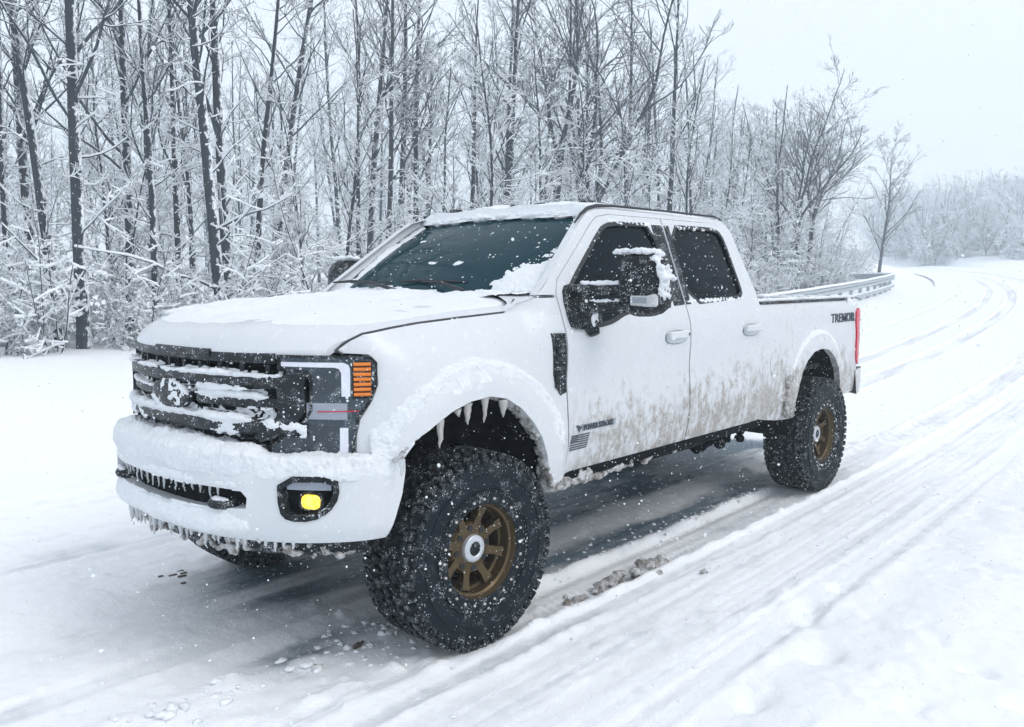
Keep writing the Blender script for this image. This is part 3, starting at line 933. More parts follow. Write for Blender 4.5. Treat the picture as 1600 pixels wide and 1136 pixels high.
CAB = [(.53, 1.655), (.80, 1.862), (1.07, 2.065), (1.15, 2.115), (1.26, 2.142), (1.45, 2.150), (2.70, 2.155), (2.80, 2.128), (2.862, 2.06), (2.968, 1.63), (2.975, 1.40), (2.975, .712), (2.94, .70), (.66, .695), (.625, .72), (.68, .9), (.655, 1.5), (.648, 1.655)]

def text_part(name, body, size, loc, rot, mat, parent, extrude=.003, sx=1.0, bold=0.0):
    cu = bpy.data.curves.new(name, 'FONT'); cu.body = body; cu.size = size; cu.extrude = extrude; cu.align_x = 'LEFT'; cu.offset = bold
    cu.resolution_u = 3
    t = bpy.data.objects.new(name, cu); COL.objects.link(t)
    dg = bpy.context.evaluated_depsgraph_get()
    me = bpy.data.meshes.new_from_object(t.evaluated_get(dg))
    bpy.data.objects.remove(t)
    M = Matrix.Translation(loc) @ rot.to_4x4() @ Matrix.Diagonal((sx, 1, 1, 1))
    me.transform(M); me.materials.clear()
    return link(name, me, mat, parent)

def build_side(sg):
    near = sg < 0
    mp = side_map(sg)
    # --- front fender, wheel opening cut out
    top = [(x, shut_z(x) - .004) for x in (.32, .02, -.26, -.40, -.50, -.55, -.60, -.645)]
    fender = [(.634, .70), (.650, .78), (.681, .86), (.668, 1.06), (.666, 1.33), (.654, 1.50), (.640, 1.640), (.50, 1.640), (.40, 1.612)] + top + \
             [(FACE.at(.933)[0], 1.427)] + [(FACE.at(a + .006)[0], b + (.008 if b > 1.4 else 0)) for a, b in HL_OUT] + ARCH_F + [(.55, .684)]
    fe = panel('front_fender', fender, mp, MAT['paint'], TRUCK, sp=.035, thick=.05)
    # black louvred vent behind the wheel
    vent_o = [(.545, 1.462), (.648, 1.458), (.660, 1.30), (.664, 1.152), (.615, 1.138), (.575, 1.19), (.556, 1.25)]
    up = lambda a, b, d: (a, sg * (body_w(a, b) + .006 - d), b)
    v = panel('side_vent', vent_o, up, MAT['plastic'], fe, sp=.04, thick=.008)
    for k in range(6):
        zz = 1.42 - k * .046
        MB().box((.605, sg * (body_w(.6, zz) + .010), zz), (.075, .014, .022), bev=.004).build('louvre', MAT['grille'], v)
    # --- cab side and doors
    panel('cab_side', CAB, lambda a, b, d: (a, sg * (body_w(a, b) - .006 - d), b), MAT['paint'], TRUCK,
          holes=[offset_poly(DOOR_F, -.004) if False else DOOR_F, DOOR_R], sp=.05, thick=.05)
    # dark rebate behind the shut lines
    for D in (DOOR_F, DOOR_R):
        panel('door_seal', offset_poly(D, -.012), lambda a, b, d: (a, sg * (body_w(a, b) - .014 - d), b), MAT['seam'], TRUCK,
              holes=[offset_poly(D, .03)], sp=.06, thick=0)
    for nm, D, Gl, hx in (('front_door', DOOR_F, GLASS_F, 1.75), ('rear_door', DOOR_R, GLASS_R, 2.76)):
        G2 = chaikin(Gl, 1, .18)
        d = panel(nm, offset_poly(D, .003), mp, MAT['paint'], TRUCK, holes=[G2], sp=.045, thick=.03)
        gl = panel('window', offset_poly(G2, -.008), lambda a, b, dd: (a, sg * (body_w(a, b) - .016 - dd), b), MAT['glass'], d, sp=.08, thick=0)
        panel('window_seal', offset_poly(G2, -.010), lambda a, b, dd: (a, sg * (body_w(a, b) + .002 - dd), b), MAT['rubber_trim'], gl,
              holes=[offset_poly(G2, .014)], sp=.07, thick=.014)
        # handle: recessed cup, pull bar
        w = body_w(hx, 1.385)
        h = MB().box((hx, sg * (w + .028), 1.398), (.235, .020, .048), bev=.009)
        h.box((hx - .10, sg * (w + .010), 1.398), (.03, .04, .042), bev=.006).box((hx + .095, sg * (w + .010), 1.398), (.045, .04, .046), bev=.006)
        h = h.build('door_handle', MAT['paint'], d)
        cup = [(hx + .125 * math.cos(t) * (1 if True else 1), 1.382 + .046 * math.sin(t)) for t in np.linspace(0, 2 * math.pi, 20, endpoint=False)]
        cup = [(hx - .125, 1.34), (hx + .125, 1.34), (hx + .13, 1.425), (hx - .13, 1.425)]
        panel('handle_recess', chaikin(cup, 2), lambda a, b, dd: (a, sg * (body_w(a, b) + .003 - dd), b), MAT['badge'], h, sp=.05, thick=.004)
        panel('recess_floor', chaikin(offset_poly(cup, .007), 2), lambda a, b, dd: (a, sg * (body_w(a, b) + .0055 - dd), b), MAT['paint'], h, sp=.05, thick=0)
        if nm == 'front_door':
            MB().lathe([(.0001, .0), (.011, .0), (.011, .012)], 12, (0, 0, 0)).build('lock', MAT['decal'], h).location = (hx + .095, sg * (w + .0385), 1.398)
    # black centre pillar between the two panes
    panel('pillar_trim', [(1.79, 1.572), (1.795, 2.074), (1.917, 2.076), (1.917, 1.577)], lambda a, b, d: (a, sg * (body_w(a, b) + .004 - d), b), MAT['plastic'], TRUCK, sp=.07, thick=.01)
    panel('pillar_trim', [(1.943, 1.577), (1.943, 2.076), (1.998, 2.077), (1.998, 1.580)], lambda a, b, d: (a, sg * (body_w(a, b) + .004 - d), b), MAT['plastic'], TRUCK, sp=.07, thick=.01)
    # drip moulding over the doors
    pts = [(x, sg * (body_w(x, z) - .020), z + .016) for x, z in ((1.02, 2.035), (1.10, 2.088), (1.18, 2.125), (1.28, 2.147), (1.45, 2.156), (2.0, 2.160), (2.70, 2.160), (2.79, 2.138))[(0 if near else 3):]]
    MB().tube(pts, [.005, .009, .012, .011, .008, .007, .007, .005][-len(pts):], 8).build('drip_moulding', MAT['rubber_trim'], TRUCK)
    # --- bed side
    bed = [(2.995, 1.553), (3.4, 1.556), (4.2, 1.559), (4.95, 1.562), (5.06, 1.562), (5.095, 1.545), (5.10, 1.40), (5.10, .80), (5.09, .735), (4.55, .715)] + ARCH_R[::-1] + [(3.4, .655), (3.08, .70), (3.0, .73)]
    b = panel('bed_side', bed, mp, MAT['paint'], TRUCK, sp=.04, thick=.05)
    rail = [(x, sg * (body_w(x, 1.555) - .035), 1.566) for x in np.linspace(3.0, 5.06, 14)]
    mb = MB()
    for a, c in zip(rail[:-1], rail[1:]):
        mb.box(((a[0] + c[0]) / 2, (a[1] + c[1]) / 2, 1.563), (c[0] - a[0] + .001, .085, .02))
    mb.build('bed_rail_cap', MAT['plastic'], b)
    # the cab-to-bed gap is open; its inner faces are dark rubber
    MB().box((2.987, sg * .90, 1.10), (.008, .10, .80)).build('gap_filler', MAT['rubber_trim'], TRUCK)
    # fuel door outline
    if near:
        fd = chaikin([(3.14, 1.205), (3.39, 1.20), (3.40, .995), (3.15, 1.01)], 2)
        panel('fuel_door', fd, lambda a, c, d: (a, sg * (body_w(a, c) + .004 - d), c), MAT['paint'], b, sp=.05, thick=.006)
    # lettering on the bed side, half covered by snow
    rotm = Matrix(((1, 0, 0), (0, 0, -1), (0, 1, 0))) if near else Matrix(((-1, 0, 0), (0, 0, 1), (0, 1, 0)))
    text_part('lettering', 'TREMOR', .105, (4.33, sg * (body_w(4.5, 1.40) + .0), 1.372) if near else (4.83, sg * (body_w(4.5, 1.4)), 1.372), rotm, MAT['decal'], b, .006, 1.32, .002)
    # tail light
    tl = [(4.90, 1.478), (5.085, 1.480), (5.105, 1.44), (5.105, .98), (5.06, .965), (4.95, .985), (4.925, 1.10), (4.935, 1.25), (4.90, 1.36)]
    t = panel('tail_light', chaikin(tl, 1), lambda a, c, d: (a + .012, sg * (body_w(a, c) + .012 - d), c), MAT['red'], TRUCK, sp=.04, thick=.02)
    MB().box((5.118, sg * (body_w(5.08, 1.2) - .06), 1.225), (.02, .14, .47), bev=.008).build('rear_lens', MAT['red'], t)
    panel('reverse_lens', [(5.045, 1.30), (5.10, 1.30), (5.10, 1.16), (5.045, 1.16)], lambda a, c, d: (a + .013, sg * (body_w(a, c) + .016 - d), c), MAT['clear'], t, sp=.05, thick=.004)
    # wheel wells
    for cx, cz, r, nm in ((0., .66, .60, 'front'), (4.045, .66, .56, 'rear')):
        prof = []
        V = []; n = 26
        for i in range(n + 1):
            a = .02 + (math.pi - .10) * i / n if cx < 1 else -.25 + (math.pi + .5) * i / n
            for w in (.965, .62, .55):
                rr = r * (1.0 if w > .6 else .2)
                V.append((cx + rr * math.cos(a) * .98, sg * w, cz + rr * math.sin(a) * .96))
        F = [(i * 3 + k, i * 3 + k + 1, (i + 1) * 3 + k + 1, (i + 1) * 3 + k) for i in range(n) for k in range(2)]
        MB().add(V, F).build('wheel_arch_liner', MAT['under'], TRUCK)
    # rocker, its lower edge
    mb = MB()
    mb.box((1.80, sg * .945, .690), (2.36, .09, .050), bev=.015)
    mb.build('rocker_panel', MAT['under'], TRUCK)
    # mirror
    build_mirror(sg)

def build_mirror(sg):
    m = MB()
    cx, cy = .955, (1.275 if sg < 0 else 1.215)
    # housing: rounded block, taller than wide
    prof = []
    out = chaikin([(-.135, -.165), (.135, -.155), (.150, .07), (.110, .165), (-.085, .180), (-.135, .13)], 2)
    n = len(out)
    V = []
    for dx, sc in ((-.075, .55), (-.06, .82), (-.03, .96), (.02, 1.0), (.065, .99), (.07, .93)):
        for a, b in out: V.append((cx + dx, sg * (cy + a * sc), 1.700 + b * sc))
    F = [(i * n + k, i * n + (k + 1) % n, (i + 1) * n + (k + 1) % n, (i + 1) * n + k) for i in range(5) for k in range(n)]
    F += [tuple(range(n)), tuple(5 * n + k for k in range(n))]
    root = MB().add(V, F).build('mirror', MAT['plastic'], TRUCK, sharp=50)
    tag(root, 'black towing mirror with a cap of snow')
    g = chaikin([(-.11, -.14), (.11, -.13), (.12, .06), (.09, .14), (-.07, .15), (-.11, .10)], 2); n = len(g)
    MB().add([(cx + .0715, sg * (cy + a), 1.70 + b) for a, b in g], [tuple(range(n))]).build('mirror_glass', MAT['glass'], root)
    s = MB().box((cx - .060, sg * (cy + .045), 1.628), (.035, .165, .066), bev=.012)
    lamp = s.build('signal_lamp', MAT['clear'], root)
    MB().box((cx - .079, sg * (cy + .03), 1.628), (.006, .085, .030), bev=.002).build('reflector', MAT['badge'], lamp)
    for z in (1.675, 1.585):
        MB().tube([(.80, sg * .97, z), (.87, sg * 1.08, z + .004), (cx, sg * 1.17, z + .006)], [.036, .032, .034], 10).build('arm', MAT['plastic'], root)
    base = [(.700, 1.49), (.705, 1.66), (.76, 1.715), (.90, 1.70), (1.0, 1.56), (.96, 1.485), (.86, 1.470), (.75, 1.475)]
    panel('mirror_base', chaikin(base, 1), lambda a, b, d: (a, sg * (body_w(a, b) + .022 - d), b), MAT['plastic'], root, sp=.05, thick=.05)
    MB().tube([(.86, sg * 1.01, 1.50), (.86, sg * 1.04, 1.44)], [.05, .028], 12).build('pivot', MAT['plastic'], root)

build_side(-1); build_side(1)

# decals on the driver's front door
def door_decals():
    d = [o for o in TRUCK.children if o.name.startswith('front_door')][0]
    f = MB(); y0 = -1
    def strip(mb, x0, x1, z0, z1, sh=.25, zc=.872):
        q = [(x0 + (z0 - zc) * sh, z0), (x1 + (z0 - zc) * sh, z0), (x1 + (z1 - zc) * sh, z1), (x0 + (z1 - zc) * sh, z1)]
        V = [(a, -(body_w(a, b) + .003), b) for a, b in q] + [(a, -(body_w(a, b) - .004), b) for a, b in q]
        mb.add(V, [(0, 1, 2, 3), (0, 4, 5, 1), (1, 5, 6, 2), (2, 6, 7, 3), (3, 7, 4, 0)])
    X0, X1, Z0, Z1 = .700, .858, .832, .912
    h = (Z1 - Z0) / 13
    for k in range(7):
        z = Z0 + 2 * k * h
        strip(f, X0 if k < 3 else X0 + .065, X1, z, z + h)
    f.build('flag_stripe_decal', MAT['decal'], d, smooth=False)
    c = MB(); strip(c, X0, X0 + .06, Z0 + 6 * h, Z1); c.build('flag_canton_decal', MAT['decal'], d, smooth=False)
    st = MB()
    for i in range(4):
        for j in range(5):
            xx = X0 + .008 + j * .0105 + (.004 if i % 2 else 0); zz = Z0 + 6.8 * h + i * 1.55 * h
            xs = xx + (zz - .872) * .25
            st.box((xs, -(body_w(xs, zz) + .0035), zz), (.004, .002, .004))
    st.build('flag_stars', MAT['badge'], d, smooth=False)
    bp = MB(); strip(bp, .795, 1.105, .926, .962, .1, .945); plate = bp.build('badge', MAT['badge'], d, smooth=False)
    rotm = Matrix(((1, 0, 0), (0, 0, -1), (0, 1, 0)))
    text_part('badge_lettering', 'POWER STROKE', .040, (.806, -(body_w(.9, .94) + .004), .931), rotm, MAT['decal'], plate, .003, .93, .001)
    MB().add([(.74, -(body_w(.75, .95) + .003), .965), (.80, -(body_w(.75, .95) + .003), .957), (.768, -(body_w(.75, .93) + .003), .922)], [(0, 1, 2)]).build('badge_arrow', MAT['decal'], d, smooth=False)
door_decals()

# ---- hood, cowl, windscreen, roof, cab back
def hood_edge_x(y):
    i = np.argsort(-FACE.C[:, 1]); return float(np.interp(-abs(y), FACE.C[::1, 1][::-1], FACE.C[::1, 0][::-1]))
def hood_z(x, y):
    e = max(x - hood_edge_x(y), 0); t = min(abs(y) / hood_half(x), 1.0)
    sh = 1.512 + .060 * (x + .55) / .9
    cen = 1.548 + .105 * (x + .75) / 1.25
    zt = sh + (cen - sh) * (1 - t ** 5) + .010 * math.exp(-((abs(y) - .42) / .10) ** 2)
    return 1.432 + (zt - 1.432) * (1 - math.exp(-e / .055))
def hood_surf(nu=56, nv=61, lift=None):
    V = []
    for i in range(nu):
        u = (i / (nu - 1)) ** 1.6
        for j in range(nv):
            v = -1 + 2 * j / (nv - 1)
            x0 = hood_edge_x(v * .796); x1 = .52 - .13 * abs(v) ** 6
            x = x0 + (x1 - x0) * u
            y = v * (hood_half(x) - .007)
            z = hood_z(x, y)
            V.append((x, y, z + (lift(x, y, u) if lift else 0)))
    F = [(i * nv + j, (i + 1) * nv + j, (i + 1) * nv + j + 1, i * nv + j + 1) for i in range(nu - 1) for j in range(nv - 1)]
    return V, F, nu, nv
def build_hood():
    V, F, nu, nv = hood_surf()
    b = len(V)
    rim = [i * nv for i in range(nu)][::-1] + [j for j in range(1, nv)] + [i * nv + nv - 1 for i in range(1, nu)] + [(nu - 1) * nv + j for j in range(nv - 2, 0, -1)]
    W = [(V[k][0], V[k][1], V[k][2] - .035) for k in rim]
    m = len(rim)
    F2 = F + [(rim[k], rim[(k + 1) % m], b + (k + 1) % m, b + k) for k in range(m)]
    MB().add(V + W, F2).build('hood', MAT['paint'], TRUCK, recalc=False, sharp=40)
    # dark shut line under the hood edge
    for sg in (-1, 1):
        pts = [(x, sg * (hood_half(x) - .001), shut_z(x) + .0005) for x in np.linspace(-.655, .345, 40)] + [(.375, sg * .862, 1.590), (.41, sg * .845, 1.612), (.45, sg * .825, 1.632)]
        pts = [(FACE.at(-sg * .932)[0] - .004, FACE.at(-sg * .932)[1], 1.424)] + pts
        MB().tube(pts, .0052, 6).build('hood_shut_line', MAT['seam'], TRUCK)
    for sg in (-1, 1):      # painted corner between hood, fender and windscreen
        inn = [(.375, .860, 1.585), (.42, .80, 1.622), (.47, .70, 1.648), (.60, .80, 1.662)]
        outr = [(.32, .876, 1.570), (.40, .888, 1.613), (.50, .915, 1.643), (.66, .938, 1.652)]
        V = [(x, sg * y, z) for a in zip(inn, outr) for x, y, z in a]
        MB().add(V, [(2 * i, 2 * i + 1, 2 * i + 3, 2 * i + 2) for i in range(3)]).build('cowl_side', MAT['paint'], TRUCK)
    # inner engine bay floor so that nothing shows through
    MB().box((.02, 0, 1.30), (1.0, 1.50, .02)).build('engine_bay_tray', MAT['under'], TRUCK)
    # cowl
    V = []; n = 25
    for j in range(n):
        y = -.86 + 1.72 * j / (n - 1); q = (abs(y) / .86)
        x0 = .50 - .13 * q ** 6; x1 = .62 + .05 * q ** 2 - .02
        for k in range(4):
            u = k / 3; V.append((x0 + (x1 - x0) * u, y, 1.622 - .05 * q ** 4 + .028 * u))
    F = [(j * 4 + k, (j + 1) * 4 + k, (j + 1) * 4 + k + 1, j * 4 + k + 1) for j in range(n - 1) for k in range(3)]
    MB().add(V, F).build('cowl', MAT['plastic'], TRUCK, recalc=False)
build_hood()

def ws_pt(u, v):
    """windscreen: u 0 base..1 top, v -1..1 across"""
    yb = .835; yt = .735
    y = v * (yb + (yt - yb) * u)
    xb = .50 + .13 * v * v; xt = 1.275 + .05 * v * v * .4
    zb = 1.655 - .005 * v * v; zt = 2.125 - .022 * v * v
    x = xb + (xt - xb) * u; z = zb + (zt - zb) * (u + .05 * math.sin(math.pi * u))
    return (x, y, z)
def build_glasshouse():
    nu, nv = 14, 25
    V = [ws_pt(i / (nu - 1), -1 + 2 * j / (nv - 1)) for i in range(nu) for j in range(nv)]
    F = [(i * nv + j, (i + 1) * nv + j, (i + 1) * nv + j + 1, i * nv + j + 1) for i in range(nu - 1) for j in range(nv - 1)]
    ws = MB().add(V, F).build('windshield', MAT['windscreen'], TRUCK, recalc=False)
    for sg in (-1, 1):
        MB().tube([tuple(Vector(ws_pt(u, sg * 1.0)) + Vector((-.004, 0, .004))) for u in np.linspace(0, 1, 10)], .013, 6).build('windshield_seal', MAT['rubber_trim'], ws)
        # pillar skin joining glass edge and cab side
        V = []
        for u in np.linspace(-.06, 1.04, 12):
            a = Vector(ws_pt(u, sg * .995)); z = a.z
            c = np.interp(z, [q[1] for q in CAB[:6]], [q[0] for q in CAB[:6]])
            b = Vector((float(c) + .012, sg * (body_w(float(c), z) - .008), z + .0))
            m = (a + b) / 2 + Vector((-.012, sg * .010, .012))
            V += [tuple(a), tuple(m), tuple(b)]
        MB().add(V, [(i * 3 + k, i * 3 + k + 1, (i + 1) * 3 + k + 1, (i + 1) * 3 + k) for i in range(11) for k in range(2)]).build('windshield_pillar', MAT['paint'], TRUCK, sharp=60)
    # roof
    nu, nv = 26, 25; V = []
    for i in range(nu):
        u = i / (nu - 1); x = 1.27 + (2.80 - 1.27) * u
        for j in range(nv):
            v = -1 + 2 * j / (nv - 1)
            z = 2.150 + .042 * (1 - v ** 4) * min(1, u * 6 + .25) - .03 * max(0, (u - .9) / .1) ** 2 - .012 * max(0, (.12 - u) / .12) ** 2 * 2
            V.append((x + (.02 * v * v if u < .2 else 0), v * .752, z))
    F = [(i * nv + j, (i + 1) * nv + j, (i + 1) * nv + j + 1, i * nv + j + 1) for i in range(nu - 1) for j in range(nv - 1)]
    roof = MB().add(V, F).build('roof', MAT['paint'], TRUCK, recalc=False)
    for k in range(5):          # clearance lamps along the roof's front
        y = (-.56, -.22, 0, .22, .56)[k]
        MB().box((1.42, y, 2.204), (.10, .05, .024), bev=.009).build('clearance_lamp', MAT['plastic'], roof)
    # cab back wall with window
    mb = MB()
    V = []
    zs = [.72, 1.45, 1.63, 2.05, 2.13]; 
    for z in zs:
        x = float(np.interp(z, [.7, 1.4, 1.63, 2.06, 2.155], [2.965, 2.965, 2.955, 2.85, 2.79]))
        for s in (-1, 1): V.append((x, s * (body_w(2.7, z) - .03), z))
    mb.add(V, [(2 * i, 2 * i + 1, 2 * i + 3, 2 * i + 2) for i in range(len(zs) - 1)]).build('cab_back', MAT['paint'], TRUCK, smooth=False)
    MB().box((2.915, 0, 1.84), (.02, 1.20, .34), rot=Matrix.Rotation(-.24, 3, 'Y'), bev=.008).build('rear_window', MAT['glass'], TRUCK)
    # dark floor pan under the cab and behind the fenders
    MB().box((1.80, 0, .73), (2.30, 1.84, .05)).build('floor_pan', MAT['under'], TRUCK)
    MB().box((.60, 0, 1.12), (.03, 1.70, .80)).build('firewall', MAT['under'], TRUCK)
    MB().box((.78, 0, 1.50), (.40, 1.62, .29), bev=.02).build('dashboard', MAT['under'], TRUCK)
    # wipers
    for (a, b, nm) in (((.50, -.42, 1.672), (.585, .02, 1.720), 'wiper'), ((.46, .10, 1.672), (.545, .62, 1.715), 'wiper')):
        w = MB().tube([a, tuple((Vector(a) + Vector(b)) / 2 + Vector((-.01, 0, .022))), b], [.012, .009, .006], 6).build(nm, MAT['rubber_trim'], TRUCK)
        mid = Vector(b); d = Vector((-.03, .48, .0))
        MB().tube([tuple(mid - d * .75), tuple(mid + Vector((0, 0, .008))), tuple(mid + d * .35)], [.006, .010, .006], 6).build('wiper_blade', MAT['rubber_trim'], w)
build_glasshouse()

# ---- bed, tailgate, rear bumper, chassis
def build_rear():
    MB().box((4.02, 0, 1.00), (2.00, 1.66, .04)).build('bed_floor', MAT['plastic'], TRUCK)
    MB().box((3.02, 0, 1.24), (.04, 1.84, .56), bev=.01).build('bed_front', MAT['paint'], TRUCK)
    for s in (-1, 1): MB().box((4.04, s * .865, 1.385), (2.02, .03, .33)).build('bed_inner_side', MAT['paint'], TRUCK)
    tg = MB().box((5.075, 0, 1.225), (.055, 1.60, .66), bev=.018).build('tailgate', MAT['paint'], TRUCK)
    MB().box((5.107, 0, 1.36), (.016, .30, .07), bev=.006).build('tailgate_handle', MAT['plastic'], tg)
    # wrap-round bumper
    V = []; n = 31
    for j in range(n):
        v = -1 + 2 * j / (n - 1)
        y = v * .955; x = 5.25 - .16 * abs(v) ** 7
        for dx, z in ((-.14, .925), (-.01, .925), (0, .905), (0, .80), (-.02, .72), (-.09, .70)):
            V.append((x + dx, y, z))
    F = [(j * 6 + k, (j + 1) * 6 + k, (j + 1) * 6 + k + 1, j * 6 + k + 1) for j in range(n - 1) for k in range(5)]
    F += [tuple(range(6)), tuple((n - 1) * 6 + k for k in range(6))]
    rb = MB().add(V, F).build('rear_bumper', MAT['paint'], TRUCK, sharp=30)
    for s in (-1, 1): MB().box((5.14, s * .85, .93), (.12, .14, .014), bev=.004).build('bumper_step_pad', MAT['plastic'], rb)
    MB().box((5.24, 0, .66), (.20, .07, .07), bev=.01).build('tow_hitch', MAT['under'], rb)
    # chassis
    ch = MB()
    for s in (-1, 1):
        ch.tube([(-.75, s * .42, .70), (-.3, s * .42, .72), (.3, s * .43, .66), (.7, s * .45, .60), (2.9, s * .45, .60), (3.5, s * .46, .72), (4.5, s * .46, .74), (5.1, s * .46, .72)], .06, 6)
    for x in (.75, 1.6, 2.6, 3.4, 4.9): ch.box((x, 0, .62 if x < 3 else .70), (.08, .9, .08))
    fr = ch.build('chassis_frame', MAT['under'], TRUCK, smooth=False)
    MB().tube([(.9, -.05, .56), (1.5, -.05, .54), (4.0, 0, .50)], [.13, .10, .04], 10).build('drive_shaft', MAT['under'], fr)
    MB().tube([(.8, .35, .58), (1.6, .38, .54), (2.3, .38, .54), (3.2, .40, .58)], [.05, .05, .12, .05], 10).build('exhaust', MAT['under'], fr)
    MB().box((2.3, -.62, .62), (1.1, .26, .14), bev=.03).build('fuel_tank', MAT['under'], fr)
    for ax, nm in ((0, 'front_axle'), (4.059, 'rear_axle')):
        a = MB().tube([(ax, -.74, .468), (ax, -.30, .468), (ax, 0, .468), (ax, .30, .468), (ax, .74, .468)], [.06, .055, .06, .055, .06], 12).build(nm, MAT['under'], TRUCK)
        MB().lathe([(.001, -.13), (.10, -.11), (.15, -.05), (.155, .05), (.10, .11), (.001, .13)], 20, (ax + (.04 if ax else -.02), .16 if ax == 0 else 0, .468)).build('differential', MAT['under'], a)
        for s in (-1, 1):
            if ax:
                MB().tube([(3.42, s * .56, .74), (3.75, s * .56, .58), (4.06, s * .56, .54), (4.4, s * .56, .60), (4.72, s * .56, .74)], .032, 6).build('leaf_spring', MAT['under'], a)
                MB().box((3.42, s * .60, .66), (.16, .12, .16), bev=.03).build('spring_hanger', MAT['under'], a)
                MB().tube([(4.0, s * .50, .50), (3.7, s * .48, .90)], .035, 8).build('shock_absorber', MAT['under'], a)
            else:
                V = [(.0 + .075 * math.cos(t), s * .50 + .075 * math.sin(t), .56 + .36 * t / (12 * math.pi)) for t in np.linspace(0, 12 * math.pi, 120)]
                MB().tube(V, .013, 5).build('coil_spring', MAT['under'], a)
                MB().tube([(-.14, s * .58, .45), (-.16, s * .55, 1.05)], .035, 8).build('shock_absorber', MAT['badge'] if False else MAT['under'], a)
                MB().box((-.18, s * .64, 1.02), (.06, .05, .035), bev=.01).build('red_bushing', MAT['red'], a)
    MB().tube([(-.20, -.62, .42), (-.22, .1, .44), (-.20, .62, .42)], .024, 8).build('tie_rod', MAT['under'], fr)
build_rear()

# ---- front end
def face_map(off=0.):
    def f(s, z, d):
        x, y = FACE.at(s, off - d); return (x, y, z)
    return f
def sweep_bar(plan, s0, s1, z0, z1, off0, off1, n=30, b=.008, zf=None):
    """a bar following a plan curve: rounded section between z0..z1, off0 (back)..off1 (front)"""
    sec = [(off0, z0), (off1 - b, z0), (off1, z0 + b), (off1, z1 - b), (off1 - b, z1), (off0, z1)]
    V = []; m = len(sec)
    for i in range(n):
        s = s0 + (s1 - s0) * i / (n - 1)
        for o, z in sec:
            x, y = plan.at(s, o); V.append((x, y, z + (zf(s) if zf else 0)))
    F = [(i * m + k, i * m + (k + 1) % m, (i + 1) * m + (k + 1) % m, (i + 1) * m + k) for i in range(n - 1) for k in range(m)]
    F += [tuple(range(m)), tuple((n - 1) * m + k for k in range(m))]
    return V, F

def build_grille():
    g = panel('grille', [(-.79, .97), (.79, .97), (.79, 1.425), (-.79, 1.425)], face_map(-.07), MAT['under'], TRUCK, sp=.06, thick=0)
    tag(g, 'black grille packed with blown snow')
    def bar(nm, *a, **k): return MB().add(*sweep_bar(FACE, *a, **k)).build(nm, MAT['grille'], g)
    bar('top_bar', -.645, .645, 1.382, 1.428, -.06, .004)
    bar('top_bar_lip', -.16, .30, 1.400, 1.436, -.02, .012)
    bar('upper_bar', -.775, .775, 1.278, 1.338, -.06, .026, b=.016)
    bar('lower_bar', -.74, .74, 1.078, 1.150, -.06, .030, b=.018)
    bar('foot_bar', -.62, .62, .985, 1.020, -.06, .004)
    for sgn in (-1, 1):
        a, b = sorted((sgn * .20, sgn * .70))
        bar('middle_bar', a, b, 1.192, 1.246, -.06, .010, n=14, b=.012)
        # the bracket end that ties the two bars together
        out = chaikin([(sgn * .655, 1.336), (sgn * .770, 1.334), (sgn * .775, 1.19), (sgn * .735, 1.135), (sgn * .60, 1.045), (sgn * .55, 1.08), (sgn * .65, 1.15), (sgn * .665, 1.20)], 1)
        panel('bracket', out, face_map(.030), MAT['grille'], g, sp=.04, thick=.09)
    for k in range(10):
        s = -.60 + k * 1.2 / 9
        bar('slot_divider', s - .010, s + .010, 1.336, 1.384, -.06, -.012, n=2)
    for k in range(15):
        s = -.60 + k * 1.2 / 14
        bar('mesh_rib', s - .006, s + .006, 1.150, 1.280, -.065, -.030, n=2, b=.003)
        bar('mesh_rib', s - .006, s + .006, 1.018, 1.080, -.065, -.030, n=2, b=.003)
    for z in (1.17, 1.265, 1.05):
        bar('mesh_bar', -.66, .66, z - .006, z + .006, -.065, -.032, b=.003)
    # oval emblem plate, iced over
    n = 32; V = []
    for r, o in ((1.0, .006), (.99, .024), (.94, .032), (.80, .036), (.5, .040), (.02, .042)):
        for k in range(n):
            a = 2 * math.pi * k / n; x, y = FACE.at(.165 * r * math.cos(a), o); V.append((x, y, 1.216 + .072 * r * math.sin(a)))
    F = [(i * n + k, i * n + (k + 1) % n, (i + 1) * n + (k + 1) % n, (i + 1) * n + k) for i in range(5) for k in range(n)]
    MB().add(V, F).build('emblem', MAT['grille'], g)

